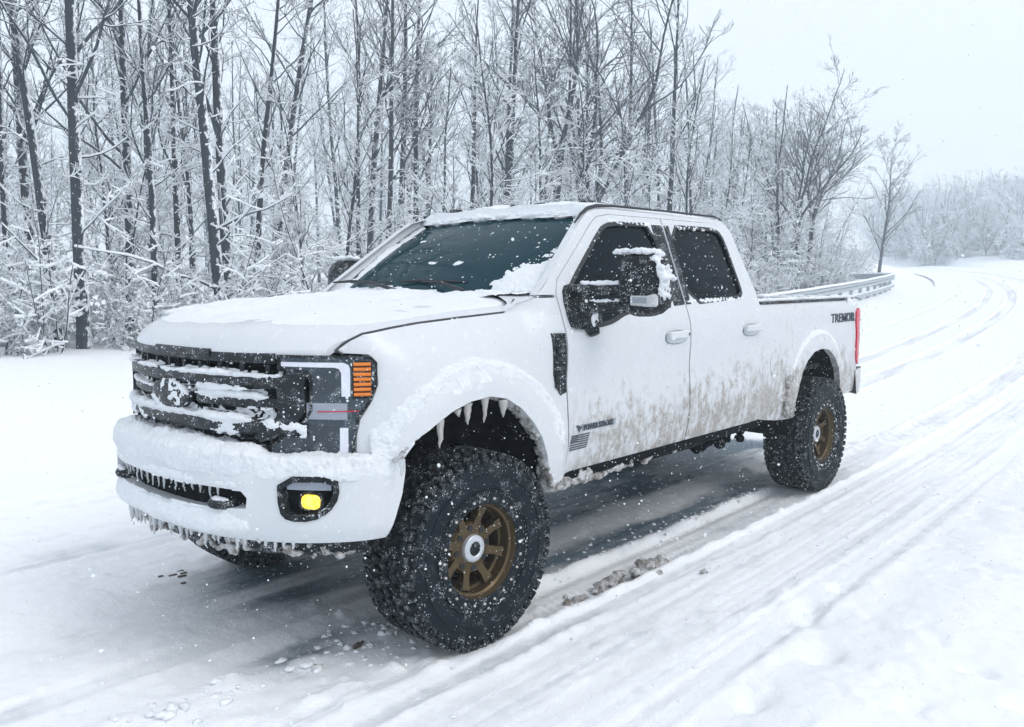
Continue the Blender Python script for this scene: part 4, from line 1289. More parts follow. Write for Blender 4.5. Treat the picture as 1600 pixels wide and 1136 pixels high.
HL = [(.655, 1.421), (.927, 1.416)] + HL_OUT + [(.613, .983), (.605, 1.022), (.675, 1.085), (.767, 1.15), (.790, 1.191), (.792, 1.326), (.775, 1.346), (.660, 1.356)]
def build_headlight(q):
    """q=+1 the driver's side"""
    m = lambda P: [(q * a, b) for a, b in P]
    h = panel('headlight', m(HL), face_map(.002), MAT['lens'], TRUCK, sp=.031, thick=.05)
    def rim(a, b, c):
        return panel(a, m(b), face_map(c), MAT['plastic'], h, sp=.04, thick=.01)
    panel('bezel', m(offset_poly(HL, -.001)), face_map(.010), MAT['plastic'], h, holes=[m(offset_poly(HL, .010))], sp=.04, thick=.02)
    top = [(.672, 1.392), (.930, 1.388), (.952, 1.378), (.958, 1.360), (.957, 1.246), (.921, 1.246), (.921, 1.345), (.912, 1.362), (.895, 1.368), (.672, 1.374)]
    panel('light_guide', m(top), face_map(.008), MAT['led'], h, sp=.03, thick=.008)
    low = [(.912, 1.114), (.946, 1.113), (.945, 1.010), (.925, .992), (.640, .990), (.640, 1.000), (.895, 1.004), (.910, 1.018)]
    panel('light_guide', m(low), face_map(.008), MAT['led'], h, sp=.03, thick=.008)
    pj = panel('projector', m([(.776, 1.221), (.944, 1.217), (.943, 1.148), (.774, 1.152)]), face_map(.006), MAT['led_mid'], h, sp=.04, thick=.006)
    for bowl in ([(.690, 1.352), (.895, 1.348), (.900, 1.262), (.800, 1.252), (.800, 1.33), (.690, 1.335)], [(.690, 1.085), (.770, 1.130), (.895, 1.118), (.892, 1.030), (.655, 1.026)]):
        panel('reflector_bowl', m(bowl), face_map(.0045), MAT['bowl'], h, sp=.03, thick=.004)
    rs = MB().add(*sweep_bar(FACE, *sorted((q * .82, q * .99)), 1.1815, 1.1855, -.01, .0115, n=8, b=.002)).build('red_strip', MAT['red'], h)
    back = panel('signal_pocket', m([(.966, 1.394), (1.048, 1.392), (1.050, 1.236), (.966, 1.238)]), face_map(.006), MAT['plastic'], h, sp=.04, thick=.006)
    for k in range(7):
        z = 1.247 + k * .0212
        MB().add(*sweep_bar(FACE, *sorted((q * .972, q * 1.043)), z, z + .0145, -.01, .013, n=5, b=.004)).build('amber_rib', MAT['amber'], h)

def bump_mid(s): return .016 * (1 - float(sstep(.605, .632, abs(s))))
def bump_off(z): return -.045 * max(0, (.72 - z) / .1) ** 2 - .030 * max(0, (z - .90) / .09) ** 2
def bump_map(off=0.):
    def f(s, z, d):
        x, y = BUMP.at(s, off + bump_off(z) + bump_mid(s) * float(sstep(.64, .70, z) * (1 - sstep(.90, .95, z))) - d); return (x, y, z)
    return f
FOG = [(.749, .917), (.979, .917), (.985, .845), (.945, .785), (.879, .752), (.785, .752), (.754, .785)]
def build_bumper():
    m = lambda P: [(-a, b) for a, b in P]
    out = [(-1.295, .955), (-1.27, .82), (-1.205, .640), (-.6, .640), (0, .632), (.6, .640), (1.205, .640), (1.27, .82), (1.295, .955), (1.24, .985), (-1.24, .985)]
    slot = chaikin([(-.60, .765), (.60, .765), (.61, .855), (.50, .868), (-.50, .868), (-.61, .855)], 1)
    fg = chaikin(FOG, 1)
    b = panel('front_bumper', out, bump_map(), MAT['paint'], TRUCK, holes=[slot, fg, m(fg)], sp=.035, thick=.10)
    V, F = sweep_bar(BUMP, -1.2, 1.2, .955, .986, -.20, -.032, n=50); MB().add(V, F).build('bumper_shelf', MAT['paint'], b)
    V, F = sweep_bar(BUMP, -1.12, 1.12, .575, .650, -.14, -.055, n=50, b=.02); MB().add(V, F).build('lower_valance', MAT['plastic'], b)
    panel('lower_grille', [(-.66, .74), (.66, .74), (.66, .885), (-.66, .885)], bump_map(-.07), MAT['under'], b, sp=.07, thick=0)
    for k in range(8):
        s = -.56 + k * .16
        MB().add(*sweep_bar(BUMP, s - .007, s + .007, .762, .872, -.072, -.050, n=2, b=.003)).build('lower_grille_rib', MAT['under'], b)
    for q in (-1, 1):
        s = q * .46
        P = []
        for t in np.linspace(-.2 * math.pi, 1.2 * math.pi, 14):
            o = -.022 + .038 * math.sin(t); ss = s + .056 * math.cos(t)
            x, y = BUMP.at(ss, o); P.append((x, y, .790))
        MB().tube(P, .020, 8).build('tow_hook', MAT['plastic'], b)
        fmap = lambda off: (lambda a, z, d: bump_map(off)(q * a, z, d))
        f = panel('fog_light', offset_poly(fg, -.01), fmap(-.05), MAT['under'], b, sp=.05, thick=0)
        panel('bezel', offset_poly(fg, -.012), fmap(.006), MAT['plastic'], f, holes=[offset_poly(fg, .012)], sp=.05, thick=.055)
        panel('lamp', chaikin([(.838, .852), (.915, .846), (.914, .787), (.838, .793)], 2, .2), fmap(-.008), MAT['fog'], f, sp=.03, thick=.03)
        panel('upper_lens', [(.775, .905), (.962, .898), (.962, .866), (.775, .871)], fmap(-.012), MAT['led_mid'], f, sp=.05, thick=.03)
        panel('lamp_shroud', chaikin([(.825, .862), (.928, .856), (.926, .777), (.826, .783)], 1, .2), fmap(-.018), MAT['plastic'], f, sp=.04, thick=.02)
build_grille(); build_headlight(1); build_headlight(-1); build_bumper()

# ---- wheels
def build_wheel(x, sg, steer=0.):
    """made once around its own centre with the outer face towards -y, then copied"""
    w = empty('wheel', (x, sg * .89, .468), TRUCK)
    w.rotation_euler = (0, 0, steer + (math.pi if sg > 0 else 0))
    return w
def wheel_parts():
    P = []
    tyre = MB().lathe([(.236, -.128), (.250, -.142), (.262, -.150), (.300, -.164), (.345, -.170), (.385, -.168), (.415, -.162), (.435, -.152), (.450, -.128), (.454, 0), (.450, .128), (.435, .152), (.385, .168), (.300, .164), (.250, .145), (.225, .12)], 96)
    P.append(('tyre', tyre.build('tyre', MAT['sidewall'])))
    rr = random.Random(3)
    t = MB()
    N = 52
    for k in range(N):
        a = 2 * math.pi * k / N
        for row, (yy, wd, ln, da, tw) in enumerate(((-.128, .056, .044, 0, .18), (-.062, .046, .040, .5, -.5), (.0, .040, .044, 0, .45), (.062, .046, .040, .5, -.5), (.128, .056, .044, 0, -.18))):
            aa = a + da * 2 * math.pi / N
            M = Matrix.Rotation(-aa, 3, 'Y') @ Matrix.Rotation(tw, 3, 'X')
            rad = .4585 if row in (1, 2, 3) else .4555
            t.box((rad * math.cos(aa), yy, rad * math.sin(aa)), (.022, wd, ln * (.9 + .2 * rr.random())), rot=M, bev=.003)
        # side biters
        for s in (-1, 1):
            aa = a + (.5 if k % 2 else 0) * .0
            M = Matrix.Rotation(-aa, 3, 'Y') @ Matrix.Rotation(s * .28, 3, 'Z')
            L = .050 if k % 2 else .034
            t.box(((.448 - L / 2) * math.cos(aa), s * .160, (.448 - L / 2) * math.sin(aa)), (L, .010, .034), rot=M)
    P.append(('tread', t.build('tread', MAT['rubber'], smooth=False)))
    r = MB()
    for r0, r1 in ((.288, .294), (.365, .371)):
        r.lathe([(r0, -.163 if r0 < .3 else -.1695), (r0 + .001, -.168 if r0 < .3 else -.1735), (r1, -.169 if r0 < .3 else -.1735), (r1 + .001, -.164)], 96)
    # raised mould ribs on the sidewall
    P.append(('sidewall_rib', r.build('sidewall_rib', MAT['sidewall'])))
    ring = MB().lathe([(.222, -.132), (.224, -.150), (.232, -.156), (.268, -.156), (.276, -.150), (.276, -.138)], 96)
    P.append(('beadlock_ring', ring.build('beadlock_ring', MAT['sidewall'])))
    barrel = MB().lathe([(.224, -.148), (.221, -.140), (.216, -.120), (.206, -.112), (.204, -.060), (.196, -.050), (.194, .11), (.225, .125)], 96)
    P.append(('rim', barrel.build('rim', MAT['bronze'], recalc=False)))
    P.append(('brake_drum', MB().lathe([(.001, .005), (.155, .005), (.160, .03), (.160, .10), (.192, .105)], 40).build('brake_drum', MAT['under'], recalc=False)))
    hub = MB().lathe([(.001, -.072), (.088, -.072), (.118, -.066), (.130, -.052), (.130, -.02), (.001, -.02)], 64)
    P.append(('hub', hub.build('hub', MAT['bronze'])))
    for k in range(8):
        a = 2 * math.pi * (k + .5) / 8 + .1
        sp = MB()
        ca, sa = math.cos(a), math.sin(a)
        V = []
        for (rad, wd, y0, y1) in ((.105, .044, -.068, -.028), (.150, .036, -.078, -.030), (.196, .050, -.090, -.034)):
            for s, y in ((-1, y0), (1, y0), (1, y1), (-1, y1)):
                ww = wd if y == y0 else wd * .75
                V.append((rad * ca - s * ww * .5 * sa * 1.0, y, rad * sa + s * ww * .5 * ca))
        F = [(i * 4 + k2, i * 4 + (k2 + 1) % 4, (i + 1) * 4 + (k2 + 1) % 4, (i + 1) * 4 + k2) for i in range(2) for k2 in range(4)] + [(0, 1, 2, 3), (8, 9, 10, 11)]
        sp.add(V, F)
        P.append(('spoke', sp.build('spoke', MAT['bronze'], smooth=False)))
        b = 2 * math.pi * k / 8 + .1
        P.append(('lug_hole_shade', MB().lathe([(.0005, -.0742), (.015, -.0742), (.016, -.0735), (.016, -.055)], 10, (.096 * math.cos(b), 0, .096 * math.sin(b))).build('lug_hole_shade', MAT['rubber_trim'], recalc=False)))  # dark disc on the hub face, painting the shade inside a lug hole
    P.append(('centre_cap', MB().lathe([(.034, -.094), (.040, -.098), (.056, -.096), (.064, -.090), (.066, -.070)], 40).build('centre_cap', MAT['silver'], recalc=False)))
    P.append(('cap_centre', MB().lathe([(.0005, -.089), (.026, -.089), (.035, -.094)], 32).build('cap_centre', MAT['plastic'], recalc=False)))
    for k in range(24):
        a = 2 * math.pi * k / 24
        P.append(('ring_bolt', MB().lathe([(.0005, -.163), (.005, -.163), (.0065, -.160), (.0065, -.154)], 8, (.251 * math.cos(a), 0, .251 * math.sin(a))).build('ring_bolt', MAT['bolt'], recalc=False)))
    return P
def build_wheels():
    parts = wheel_parts()
    spots = [(0, -1, -.045), (4.059, -1, 0), (0, 1, -.045), (4.059, 1, 0)]
    for i, (x, s, st) in enumerate(spots):
        w = build_wheel(x, s, st)
        spin = (0.0, .9, 2.0, .4)[i]
        for nm, o in parts:
            c = o if i == 0 else o.copy()
            if i: COL.objects.link(c)
            c.parent = w
            c.rotation_euler = (0, spin, 0)
build_wheels()

# ------------------------------------------------------------------ snow and ice on the truck
_ico = None
def ico_template():
    global _ico
    if _ico is None:
        bm = bmesh.new(); bmesh.ops.create_icosphere(bm, subdivisions=2, radius=1.0)
        bm.verts.index_update()
        _ico = (np.array([v.co[:] for v in bm.verts]), np.array([[v.index for v in f.verts] for f in bm.faces])); bm.free()
    return _ico
_tex = {}
def clouds(scale):
    if scale not in _tex:
        t = bpy.data.textures.new('clumps_%g' % scale, 'CLOUDS'); t.noise_scale = scale; t.noise_depth = 3; _tex[scale] = t
    return _tex[scale]
def blobs(name, label, S, mat='snow_truck', voxel=.011, disp=.014, nscale=.035, kind='stuff', cat=None, group=None, parent=None):
    """S: list of (x, y, z, rx, ry, rz): fused into one lumpy crust"""
    T, F = ico_template(); n = len(T)
    S = np.array(S, float)
    V = (T[None] * S[:, None, 3:6] + S[:, None, 0:3]).reshape(-1, 3)
    FF = (F[None] + (np.arange(len(S)) * n)[:, None, None]).reshape(-1, 3)
    me = fast_mesh(name, V, FF)
    o = link(name, me, MAT[mat], parent)
    r = o.modifiers.new('fuse', 'REMESH'); r.mode = 'VOXEL'; r.voxel_size = voxel * .62; r.use_smooth_shade = True
    d = o.modifiers.new('lumps', 'DISPLACE'); d.texture = clouds(nscale); d.strength = disp; d.mid_level = .55; d.texture_coords = 'GLOBAL'
    d2 = o.modifiers.new('crumbs', 'DISPLACE'); d2.texture = clouds(.009); d2.strength = disp * .55; d2.mid_level = .5; d2.texture_coords = 'GLOBAL'
    if parent is None: tag(o, label, cat, group, kind)
    return o
rs = random.Random(21)
U = rs.uniform

# hood sheet
def hood_lift(x, y, u):
    n1 = float(fbm(x * 3.0, y * 4.0, 101, 4)); n2 = float(fbm(x * 14, y * 14, 102, 3))
    e = x - hood_edge_x(y)
    t = .022 + .050 * n1 + .018 * n2 + .014 * max(0, y) 
    t *= float(sstep(.07, .30, e))
    edge = float(sstep(.965, .86, abs(y) / hood_half(x)))
    near = 1 - .75 * float(sstep(-.10, -.70, y))
    return max(-.02, t * near * edge - .006 * (1 - edge) - .004)
V, F, _, _ = hood_surf(110, 121, hood_lift)
hs = MB().add(V, F).build('hood_snow', MAT['snow_truck'], recalc=False)
tag(hs, 'uneven crust of snow lying on the truck hood', kind='stuff')
# a heavier drift along the far edge and the rear of the hood
S = []
for k in range(90):
    x = U(-.55, .42); S.append((x, U(.55, .84), hood_z(x, .7) + .006, U(.06, .12), U(.05, .09), U(.010, .028)))
blobs('hood_drift', 'ridge of snow along the far edge of the hood', S, disp=.020, nscale=.06)
# roof sheet
def roof_snow():
    nu, nv = 70, 61; V = []
    for i in range(nu):
        u = i / (nu - 1)
        for j in range(nv):
            v = -1 + 2 * j / (nv - 1)
            y = v * .735
            front = 1.235 + .05 * float(fbm(y * 5, 0, 111)) + .02 * v * v
            x = front + (2.76 - front) * u
            z0 = 2.150 + .042 * (1 - v ** 4) * min(1, (x - 1.27) * 4 + .25) if x > 1.27 else 2.135 - .02 * v * v + (x - 1.27) * .45
            t = .030 + .035 * float(fbm(x * 4, y * 5, 112)) + .012 * float(fbm(x * 18, y * 18, 113, 3))
            t *= float(sstep(1.0, .93, abs(v))) * float(sstep(0, .03, u)) * float(sstep(1.0, .96, u))
            t *= 1 - .55 * float(sstep(1.7, 2.5, x))
            V.append((x, y, z0 + t - .003))
    F = [(i * nv + j, (i + 1) * nv + j, (i + 1) * nv + j + 1, i * nv + j + 1) for i in range(nu - 1) for j in range(nv - 1)]
    o = MB().add(V, F).build('roof_snow', MAT['snow_truck'], recalc=False)
    tag(o, 'thick ragged snow on the cab roof overhanging the windshield', kind='stuff')
    S = []
    for k in range(110):
        v = U(-.90, .95); p = ws_pt(U(.955, 1.02), v); S.append((p[0] + .01, p[1], p[2] + .016, U(.02, .045), U(.03, .06), U(.012, .03)))
    blobs('roof_edge_snow', 'lip of snow along the top of the windshield', S, disp=.016, nscale=.05)
roof_snow()
# wind-plastered snow: a skin of varying thickness over a surface
def plaster(name, label, A, B, base, thick, ref, mat='snow_truck', grain=.004):
    """A, B parameter axes; base(a, b) -> point; thick(A, B grids) -> metres (<=0: bare)"""
    na, nb = len(A), len(B)
    P = np.array([[base(a, b) for b in B] for a in A], float)
    du = np.gradient(P, axis=0); dv = np.gradient(P, axis=1)
    N = np.cross(du, dv); N /= np.linalg.norm(N, axis=2, keepdims=True) + 1e-9
    sg = np.sign((N * np.array(ref)).sum(2, keepdims=True)); sg[sg == 0] = 1; N *= sg
    GA, GB = np.meshgrid(A, B, indexing='ij')
    t = thick(GA, GB)
    t = np.where(t > 0, t + grain * fbm(GA * 95, GB * 95, 7, 3) * 2 + grain * .8 * fbm(GA * 38, GB * 38, 8, 3) * 2, t)
    t = np.maximum(t, -.006)
    V = (P + N * t[..., None]).reshape(-1, 3)
    Fq = grid_faces(na, nb); tf = t.ravel()
    Fq = Fq[(tf[Fq] > -.0055).any(1)]
    o = link(name, fast_mesh(name, V, Fq), MAT[mat])
    tag(o, label, kind='stuff')
    return o
L = np.linspace
# foot of the windscreen, drifted against the wipers, and the corner up the near pillar
def ws_base(u, v):
    if u < 0: p = ws_pt(0, v); return (p[0] + u * .9, p[1], p[2] - .004 + u * .12)
    return ws_pt(u, v)
def ws_thick(u, v):
    m = 1.15 - np.abs(u + .03) / (.075 + .05 * fbm(v * 2.2, v * 0, 121) + .03 * (v > .1))
    gap = np.exp(-((v + .36) / .10) ** 2) * 1.4
    corner = 1.25 * sstep(-.50, -.95, v) * (1 - sstep(.10, .50, u + .12 * fbm(u * 7, v * 9, 125, 3) * 2))
    far = .9 * sstep(.90, .985, v)
    q = np.maximum(np.maximum(m - gap, corner), far) + .9 * fbm(u * 9, v * 7, 122, 4) + .35 * fbm(u * 30, v * 26, 123, 3)
    return .030 * np.minimum(q - .30, 1.3)
plaster('windshield_snow', 'lumps of snow heaped along the wipers at the windshield foot', L(-.13, .95, 110), L(-1, 1.02, 260), ws_base, ws_thick, (-.6, 0, .8))
# top of the front bumper: banked against the grille, rolling over the lip
def bt_base(s, u):
    if u < 0.72:
        x, y = BUMP.at(s, -.165 + .135 * u / .72); return (x, y, .988 + .004 * u)
    w = (u - .72) / .28
    x, y = BUMP.at(s, -.030 + .034 * math.sin(w * 1.57)); return (x, y, .991 - .085 * w)
def bt_thick(s, u):
    c = 1 - sstep(.58, .70, np.abs(s))
    h = (.014 + .034 * c) * (1 - .75 * sstep(.55, 1.0, u)) * (.6 + .9 * sstep(-.3, .4, fbm(s * 3.2, u * 1.2, 131)))
    h = h + .042 * fbm(s * 7, u * 2.6, 132, 5) * (1 - .4 * u) + .022 * fbm(s * 22, u * 6, 133, 3)
    edge = sstep(1.0, .80 + .0 * u, u + .22 * fbm(s * 5, u * 0, 134) * 2)
    return np.where(edge > .02, h * edge + .002, -.01) * (1 - sstep(1.24, 1.27, np.abs(s))) - .004 * (1 - edge)
plaster('bumper_snow', 'bank of snow piled on top of the front bumper', L(-1.27, 1.27, 420), L(0, 1, 44), bt_base, bt_thick, (-.4, 0, 1), grain=.007)
# face of the bumper under the opening
def bf_base(s, z): return bump_map()(s, z, 0.)
def bf_thick(s, z):
    m = 1.25 * np.exp(-((z - .705) / .055) ** 2) * (1 - sstep(.48, .70, np.abs(s))) + .55 * np.exp(-((z - .885) / .022) ** 2) * (1 - sstep(.5, .64, np.abs(s)))
    q = m + .8 * fbm(s * 5, z * 9, 141, 4) + .35 * fbm(s * 22, z * 26, 142, 3)
    q = np.where((np.abs(s) < .59) & (z > .772) & (z < .858), -1, q)
    return .024 * np.minimum(q - .45, 1.1)
plaster('bumper_lip_snow', 'snow crust clinging along the lower edge of the bumper opening', L(-.8, .8, 300), L(.645, .93, 64), bf_base, bf_thick, (-1, 0, 0))
S = []
for k in range(26):
    q = 1 if k % 2 else -1; s = q * U(.42, .51); a = U(.008, .017); x, y = BUMP.at(s, .004); S.append((x, y, .812, a, a * 1.6, a * .8))
blobs('hook_snow', 'snow resting on the two tow hooks', S, disp=.010, nscale=.02, voxel=.008)
# grille: snow driven onto each bar
def gr_base(s, z):
    o = .027 if 1.270 < z < 1.345 else (.031 if 1.07 < z < 1.157 else (.011 if 1.185 < z < 1.252 else -.012))
    if (s / .165) ** 2 + ((z - 1.216) / .072) ** 2 < 1: o = max(o, .043 - .014 * ((s / .165) ** 2 + ((z - 1.216) / .072) ** 2))
    x, y = FACE.at(s, o); return (x, y, z)
def gr_thick(s, z):
    q = np.full(s.shape, -.4)
    for zc, w, k, a, b in ((1.338, .016, .85, -.77, .70), (1.150, .022, 1.15, -.72, .52), (1.250, .026, 1.25, .22, .60), (1.245, .020, .8, -.66, -.16), (1.105, .020, .35, -.6, .5), (1.025, .016, .8, -.6, .45), (1.405, .020, .35, -.62, .1), (1.12, .03, .8, .60, .76)):
        q = np.maximum(q, k * np.exp(-((z - zc) / w) ** 2) * sstep(a - .03, a + .03, s) * (1 - sstep(b - .05, b + .04, s)))
    em = ((s / .165) ** 2 + ((z - 1.216) / .072) ** 2)
    q = np.maximum(q, np.where(em < 1.0, .52, -1))
    q = q + 1.7 * fbm(s * 5.0, z * 11, 151, 4) + .9 * fbm(s * 30, z * 50, 152, 3)
    return .022 * np.minimum(q - .66, 1.1)
plaster('grille_snow', 'blown snow packed along the bars of the grille', L(-.78, .78, 460), L(.99, 1.425, 150), gr_base, gr_thick, (-1, 0, 0), grain=.003)
# flares
def fl_base(th, r):
    x = r * math.cos(th); z = .655 + r * math.sin(th); return (x, -body_w(x, z), z)
def fl_thick(th, r):
    x = r * np.cos(th); z = .655 + r * np.sin(th)
    ridge = np.exp(-((r - .685) / .028) ** 2) * np.where(np.sin(th) > 0, .35 + .75 * np.sin(th) ** 1.2, .3)
    q = 1.15 * ridge + .25 * np.exp(-((r - .62) / .05) ** 2) + .75 * fbm(x * 7, z * 7, 161, 4) + .4 * fbm(x * 26, z * 26, 162, 3)
    t = .026 * np.minimum(q - .34, 1.15)
    return np.where((x < -.57) | (x > .62) | (r < .575), -.01, t)
plaster('flare_snow', 'arc of snow caught on the front wheel flare', L(.15, 3.05, 330), L(.56, .80, 64), fl_base, fl_thick, (0, -1, .3), grain=.006)
def fr_base(th, r):
    x = 4.045 + r * math.cos(th); z = .70 + r * math.sin(th); return (x, -body_w(x, z), z)
def fr_thick(th, r):
    x = 4.045 + r * np.cos(th); z = .70 + r * np.sin(th)
    q = .75 * np.exp(-((r - .615) / .025) ** 2) * sstep(.2, .9, np.sin(th)) + .8 * fbm(x * 7, z * 7, 171, 4)
    return .014 * np.minimum(q - .40, 1.0)
plaster('rear_flare_snow', 'thin snow on the rear wheel flare', L(.3, 2.8, 120), L(.55, .70, 24), fr_base, fr_thick, (0, -1, .3))
# mirrors
S = []
for k in range(190):
    a = U(-.14, .15); b = U(.006, .015)
    zt = 1.878 if a < .07 else 1.878 - (a - .07) * 1.7
    S.append((.955 + U(-.055, .055), -(1.275 + a), zt + U(-.006, .006), b * 1.4, b * 1.7, b))
for k in range(80):
    b = U(.004, .011); S.append((.935 + U(-.04, .04), -(1.275 + .146 + U(-.018, .004)), U(1.64, 1.80), b, b, b * 1.5))
for k in range(60):
    t = rs.random(); b = U(.005, .014); S.append((.80 + .13 * t, -(1.0 + .16 * t), 1.711 + U(-.004, .008), b * 1.5, b * 1.6, b))
for k in range(40):
    t = rs.random(); b = U(.004, .009); S.append((.80 + .13 * t, -(1.02 + .14 * t), 1.621 + U(-.004, .006), b * 1.3, b * 1.6, b))
for k in range(26): b = U(.006, .014); S.append((.85 + U(-.02, .02), -(1.048), U(1.47, 1.55), b, b * .7, b * 1.3))
blobs('mirror_snow', 'snow capping the near towing mirror and its arms', S, disp=.010, nscale=.018, voxel=.007)
S = [(.955 + U(-.05, .05), 1.215 + U(-.12, .12), 1.878 + U(-.004, .01), .024, .03, .014) for k in range(30)]
blobs('far_mirror_snow', 'snow on top of the far towing mirror', S)
# rails, window ledges
S = []
for sg in (-1, 1):
    for k in range(150):
        x = U(3.0, 5.05); a = U(.012, .026); S.append((x, sg * (body_w(x, 1.555) - .045 + U(-.025, .025)), 1.578, a * 2, a, a * .8))
for k in range(80): a = U(.015, .03); S.append((5.075 + U(-.015, .015), U(-.78, .78), 1.562, a, a * 1.6, a))
for k in range(26): x = U(4.75, 5.0); S.append((x, -(body_w(x, 1.52) - .005), U(1.46, 1.56), U(.02, .04), .010, U(.02, .05)))
blobs('bed_rail_snow', 'snow lying on the bed rails and tailgate top', S, disp=.014, nscale=.04, voxel=.013)
S = []
for k in range(80):
    x = U(1.95, 2.73); z = 1.592 + U(-.004, .010) + .02 * max(0, (x - 2.6)) * 2; S.append((x, -(body_w(x, z) - .004), z, U(.010, .024), .010, U(.006, .018)))
for k in range(70):
    x = U(1.30, 2.62); z = 2.076 + U(-.012, .006); S.append((x, -(body_w(x, z) - .004), z, U(.012, .026), .008, U(.005, .014)))
for k in range(50):
    t = rs.random(); x = .80 + .45 * t; z = 1.712 + .33 * t; S.append((x + .012, -(body_w(x, z) - .004), z - .006, U(.006, .014), .007, U(.006, .014)))
blobs('window_ledge_snow', 'snow gathered on the window ledges of the near doors', S, disp=.010, nscale=.02, voxel=.008)
blobs('tail_light_snow', 'snow stuck across the near tail light', [(5.06 + U(-.03, .04), -(body_w(5.05, 1.3) - .0), U(1.30, 1.36), U(.02, .035), .022, U(.01, .02)) for k in range(14)] + [(5.02 + U(-.02, .06), -(body_w(5.03, 1.2) + .004), U(1.0, 1.46), U(.01, .018), .012, U(.008, .016)) for k in range(16)], voxel=.008, disp=.01)
# dirty ice under the sill and behind the wheels
S = []
for k in range(120):
    x = .56 + abs(rs.gauss(0, .5)); a = U(.010, .030) * (1.2 if x < .95 else .8)
    if x > 2.5: continue
    S.append((x, -.955 + U(-.03, .03), .672 + U(-.03, .018), a * 1.5, a, a * .9))
for k in range(50): S.append((U(.50, .62), -(.985 + U(-.03, .02)), U(.68, .90), U(.012, .03), U(.012, .02), U(.02, .04)))
blobs('sill_ice', 'dirty brown ice frozen under the door sill behind the front wheel', S, mat='slush', disp=.020, nscale=.03, voxel=.011)
S = []
for k in range(80): t = rs.random(); S.append((3.50 + U(-.05, .06) - .03 * t, -(.985 + U(-.02, .01)), U(.67, .98), U(.008, .022), U(.008, .015), U(.01, .03)))
blobs('rear_arch_ice', 'grey ice packed in front of the rear wheel', S, mat='slush', disp=.018, nscale=.03, voxel=.011)
S = []
for k in range(60): S.append((U(2.6, 3.5), -U(.35, .75), U(.50, .62), U(.03, .06), U(.03, .05), U(.03, .05)))
blobs('chassis_ice', 'dark clods of ice hanging under the cab rear', S, mat='under', disp=.03, nscale=.04, voxel=.015)
S = []
for k in range(130):
    s = U(-1.05, 1.10); a = U(.006, .020); x, y = BUMP.at(s, -.06 + U(-.02, .015)); S.append((x, y, .600 + U(-.03, .03), a, a * 1.6, a))
blobs('valance_ice', 'grey ice crusted on the black strip under the bumper', S, mat='slush', disp=.02, nscale=.03, voxel=.012)
# rime inside the arch edge
S = []
for k in range(200):
    i = U(0, len(ARCH_F) - 1.001); a0 = ARCH_F[int(i)]; a1 = ARCH_F[int(i) + 1]; t = i - int(i)
    x = a0[0] + (a1[0] - a0[0]) * t; z = a0[1] + (a1[1] - a0[1]) * t; a = U(.005, .013) * (1.4 if x > .2 else 1)
    S.append((x, -(1.035 - U(0, .05)), z - .004, a, a * 1.3, a))
blobs('arch_rime', 'dirty rime along the inside edge of the front wheel arch', S, mat='slush', disp=.012, nscale=.02, voxel=.009)

# icicles
def icicle(name, label, x, y, z, L, r, mat, group=None):
    n = 7; pts = []; rad = []
    for i in range(n):
        t = i / (n - 1); pts.append((rs.gauss(0, .003) * t, rs.gauss(0, .003) * t, -L * t)); rad.append(r * (1 - t) ** .75 * U(.8, 1.15) + .002)
    o = MB().tube(pts, rad, 8).build(name, MAT[mat], None); o.location = (x, y, z)
    tag(o, label, 'icicle', group)
    return o
for x, z, L, r, lab in ((-.285, 1.125, .125, .017, 'long grey icicle hanging foremost in the front wheel arch'), (-.115, 1.178, .095, .020, 'thick icicle second from the front in the wheel arch'),
                        (.0, 1.192, .115, .016, 'slim icicle at the top of the front wheel arch'), (.125, 1.172, .085, .022, 'stubby icicle rearmost in the front wheel arch'),
                        (-.175, 1.160, .035, .016, 'very short icicle between the two foremost in the wheel arch'), (-.505, .985, .075, .014, 'small icicle where bumper and wheel arch meet')):
    icicle('icicle', lab, x, -1.045, z, L, r, 'dirty_ice' if z > 1.0 else 'ice', 'icicles in the front wheel arch')
for k in range(38):
    s = -.95 + k * 1.75 / 37 + U(-.02, .02); x, y = BUMP.at(s, bump_off(.65) - .01)
    icicle('icicle', 'small icicle in the fringe along the underside of the front bumper', x, y, .652, U(.025, .085) * (1.5 if -.62 < s < -.42 or abs(s + .1) < .08 else 1), U(.006, .013), 'ice', 'icicles fringing the bumper')
for k in range(18):
    s = -.5 + k * .94 / 17 + U(-.01, .01); x, y = BUMP.at(s, -.012)
    icicle('icicle', 'thin icicle hanging inside the bumper opening', x, y, .866, U(.025, .085), U(.004, .008), 'ice', 'icicles in the bumper opening')

# ------------------------------------------------------------------ clods on the road
def clod(name, label, x, y, size, mat, seed, flat=.6):
    r = random.Random(seed); S = []
    z = snow_z(x, y)
    for k in range(26):
        a = size * r.uniform(.18, .42)
        S.append((x + r.gauss(0, size * .62), y + r.gauss(0, size * .30), z + abs(r.gauss(0, size * .22)), a * 1.2, a, a * flat))
    return blobs(name, label, S, mat, voxel=max(.008, size * .07), disp=size * .22, nscale=size * .3, kind='thing', cat='slush clump', group='slush clumps beside the truck')
clod('slush_clump', 'large grey-brown clump of slush dropped beside the front door', 1.46, -1.02, .125, 'slush', 1, .7)
clod('slush_clump', 'flat grey slush clump between the large clump and the front tyre', 1.08, -1.00, .10, 'slush', 2, .4)
clod('slush_clump', 'small grey slush clump right behind the front tyre', .76, -.985, .065, 'slush', 3, .7)
clod('slush_clump', 'flat grey fleck of slush on the track beside the large clump', 1.62, -1.30, .030, 'slush', 4, .35)
clod('slush_clump', 'small brown lump of frozen mud in front of the front tyre', -.42, -.61, .026, 'mud', 5, .9)
T, F = ico_template(); VV = []; FF = []; b = 0
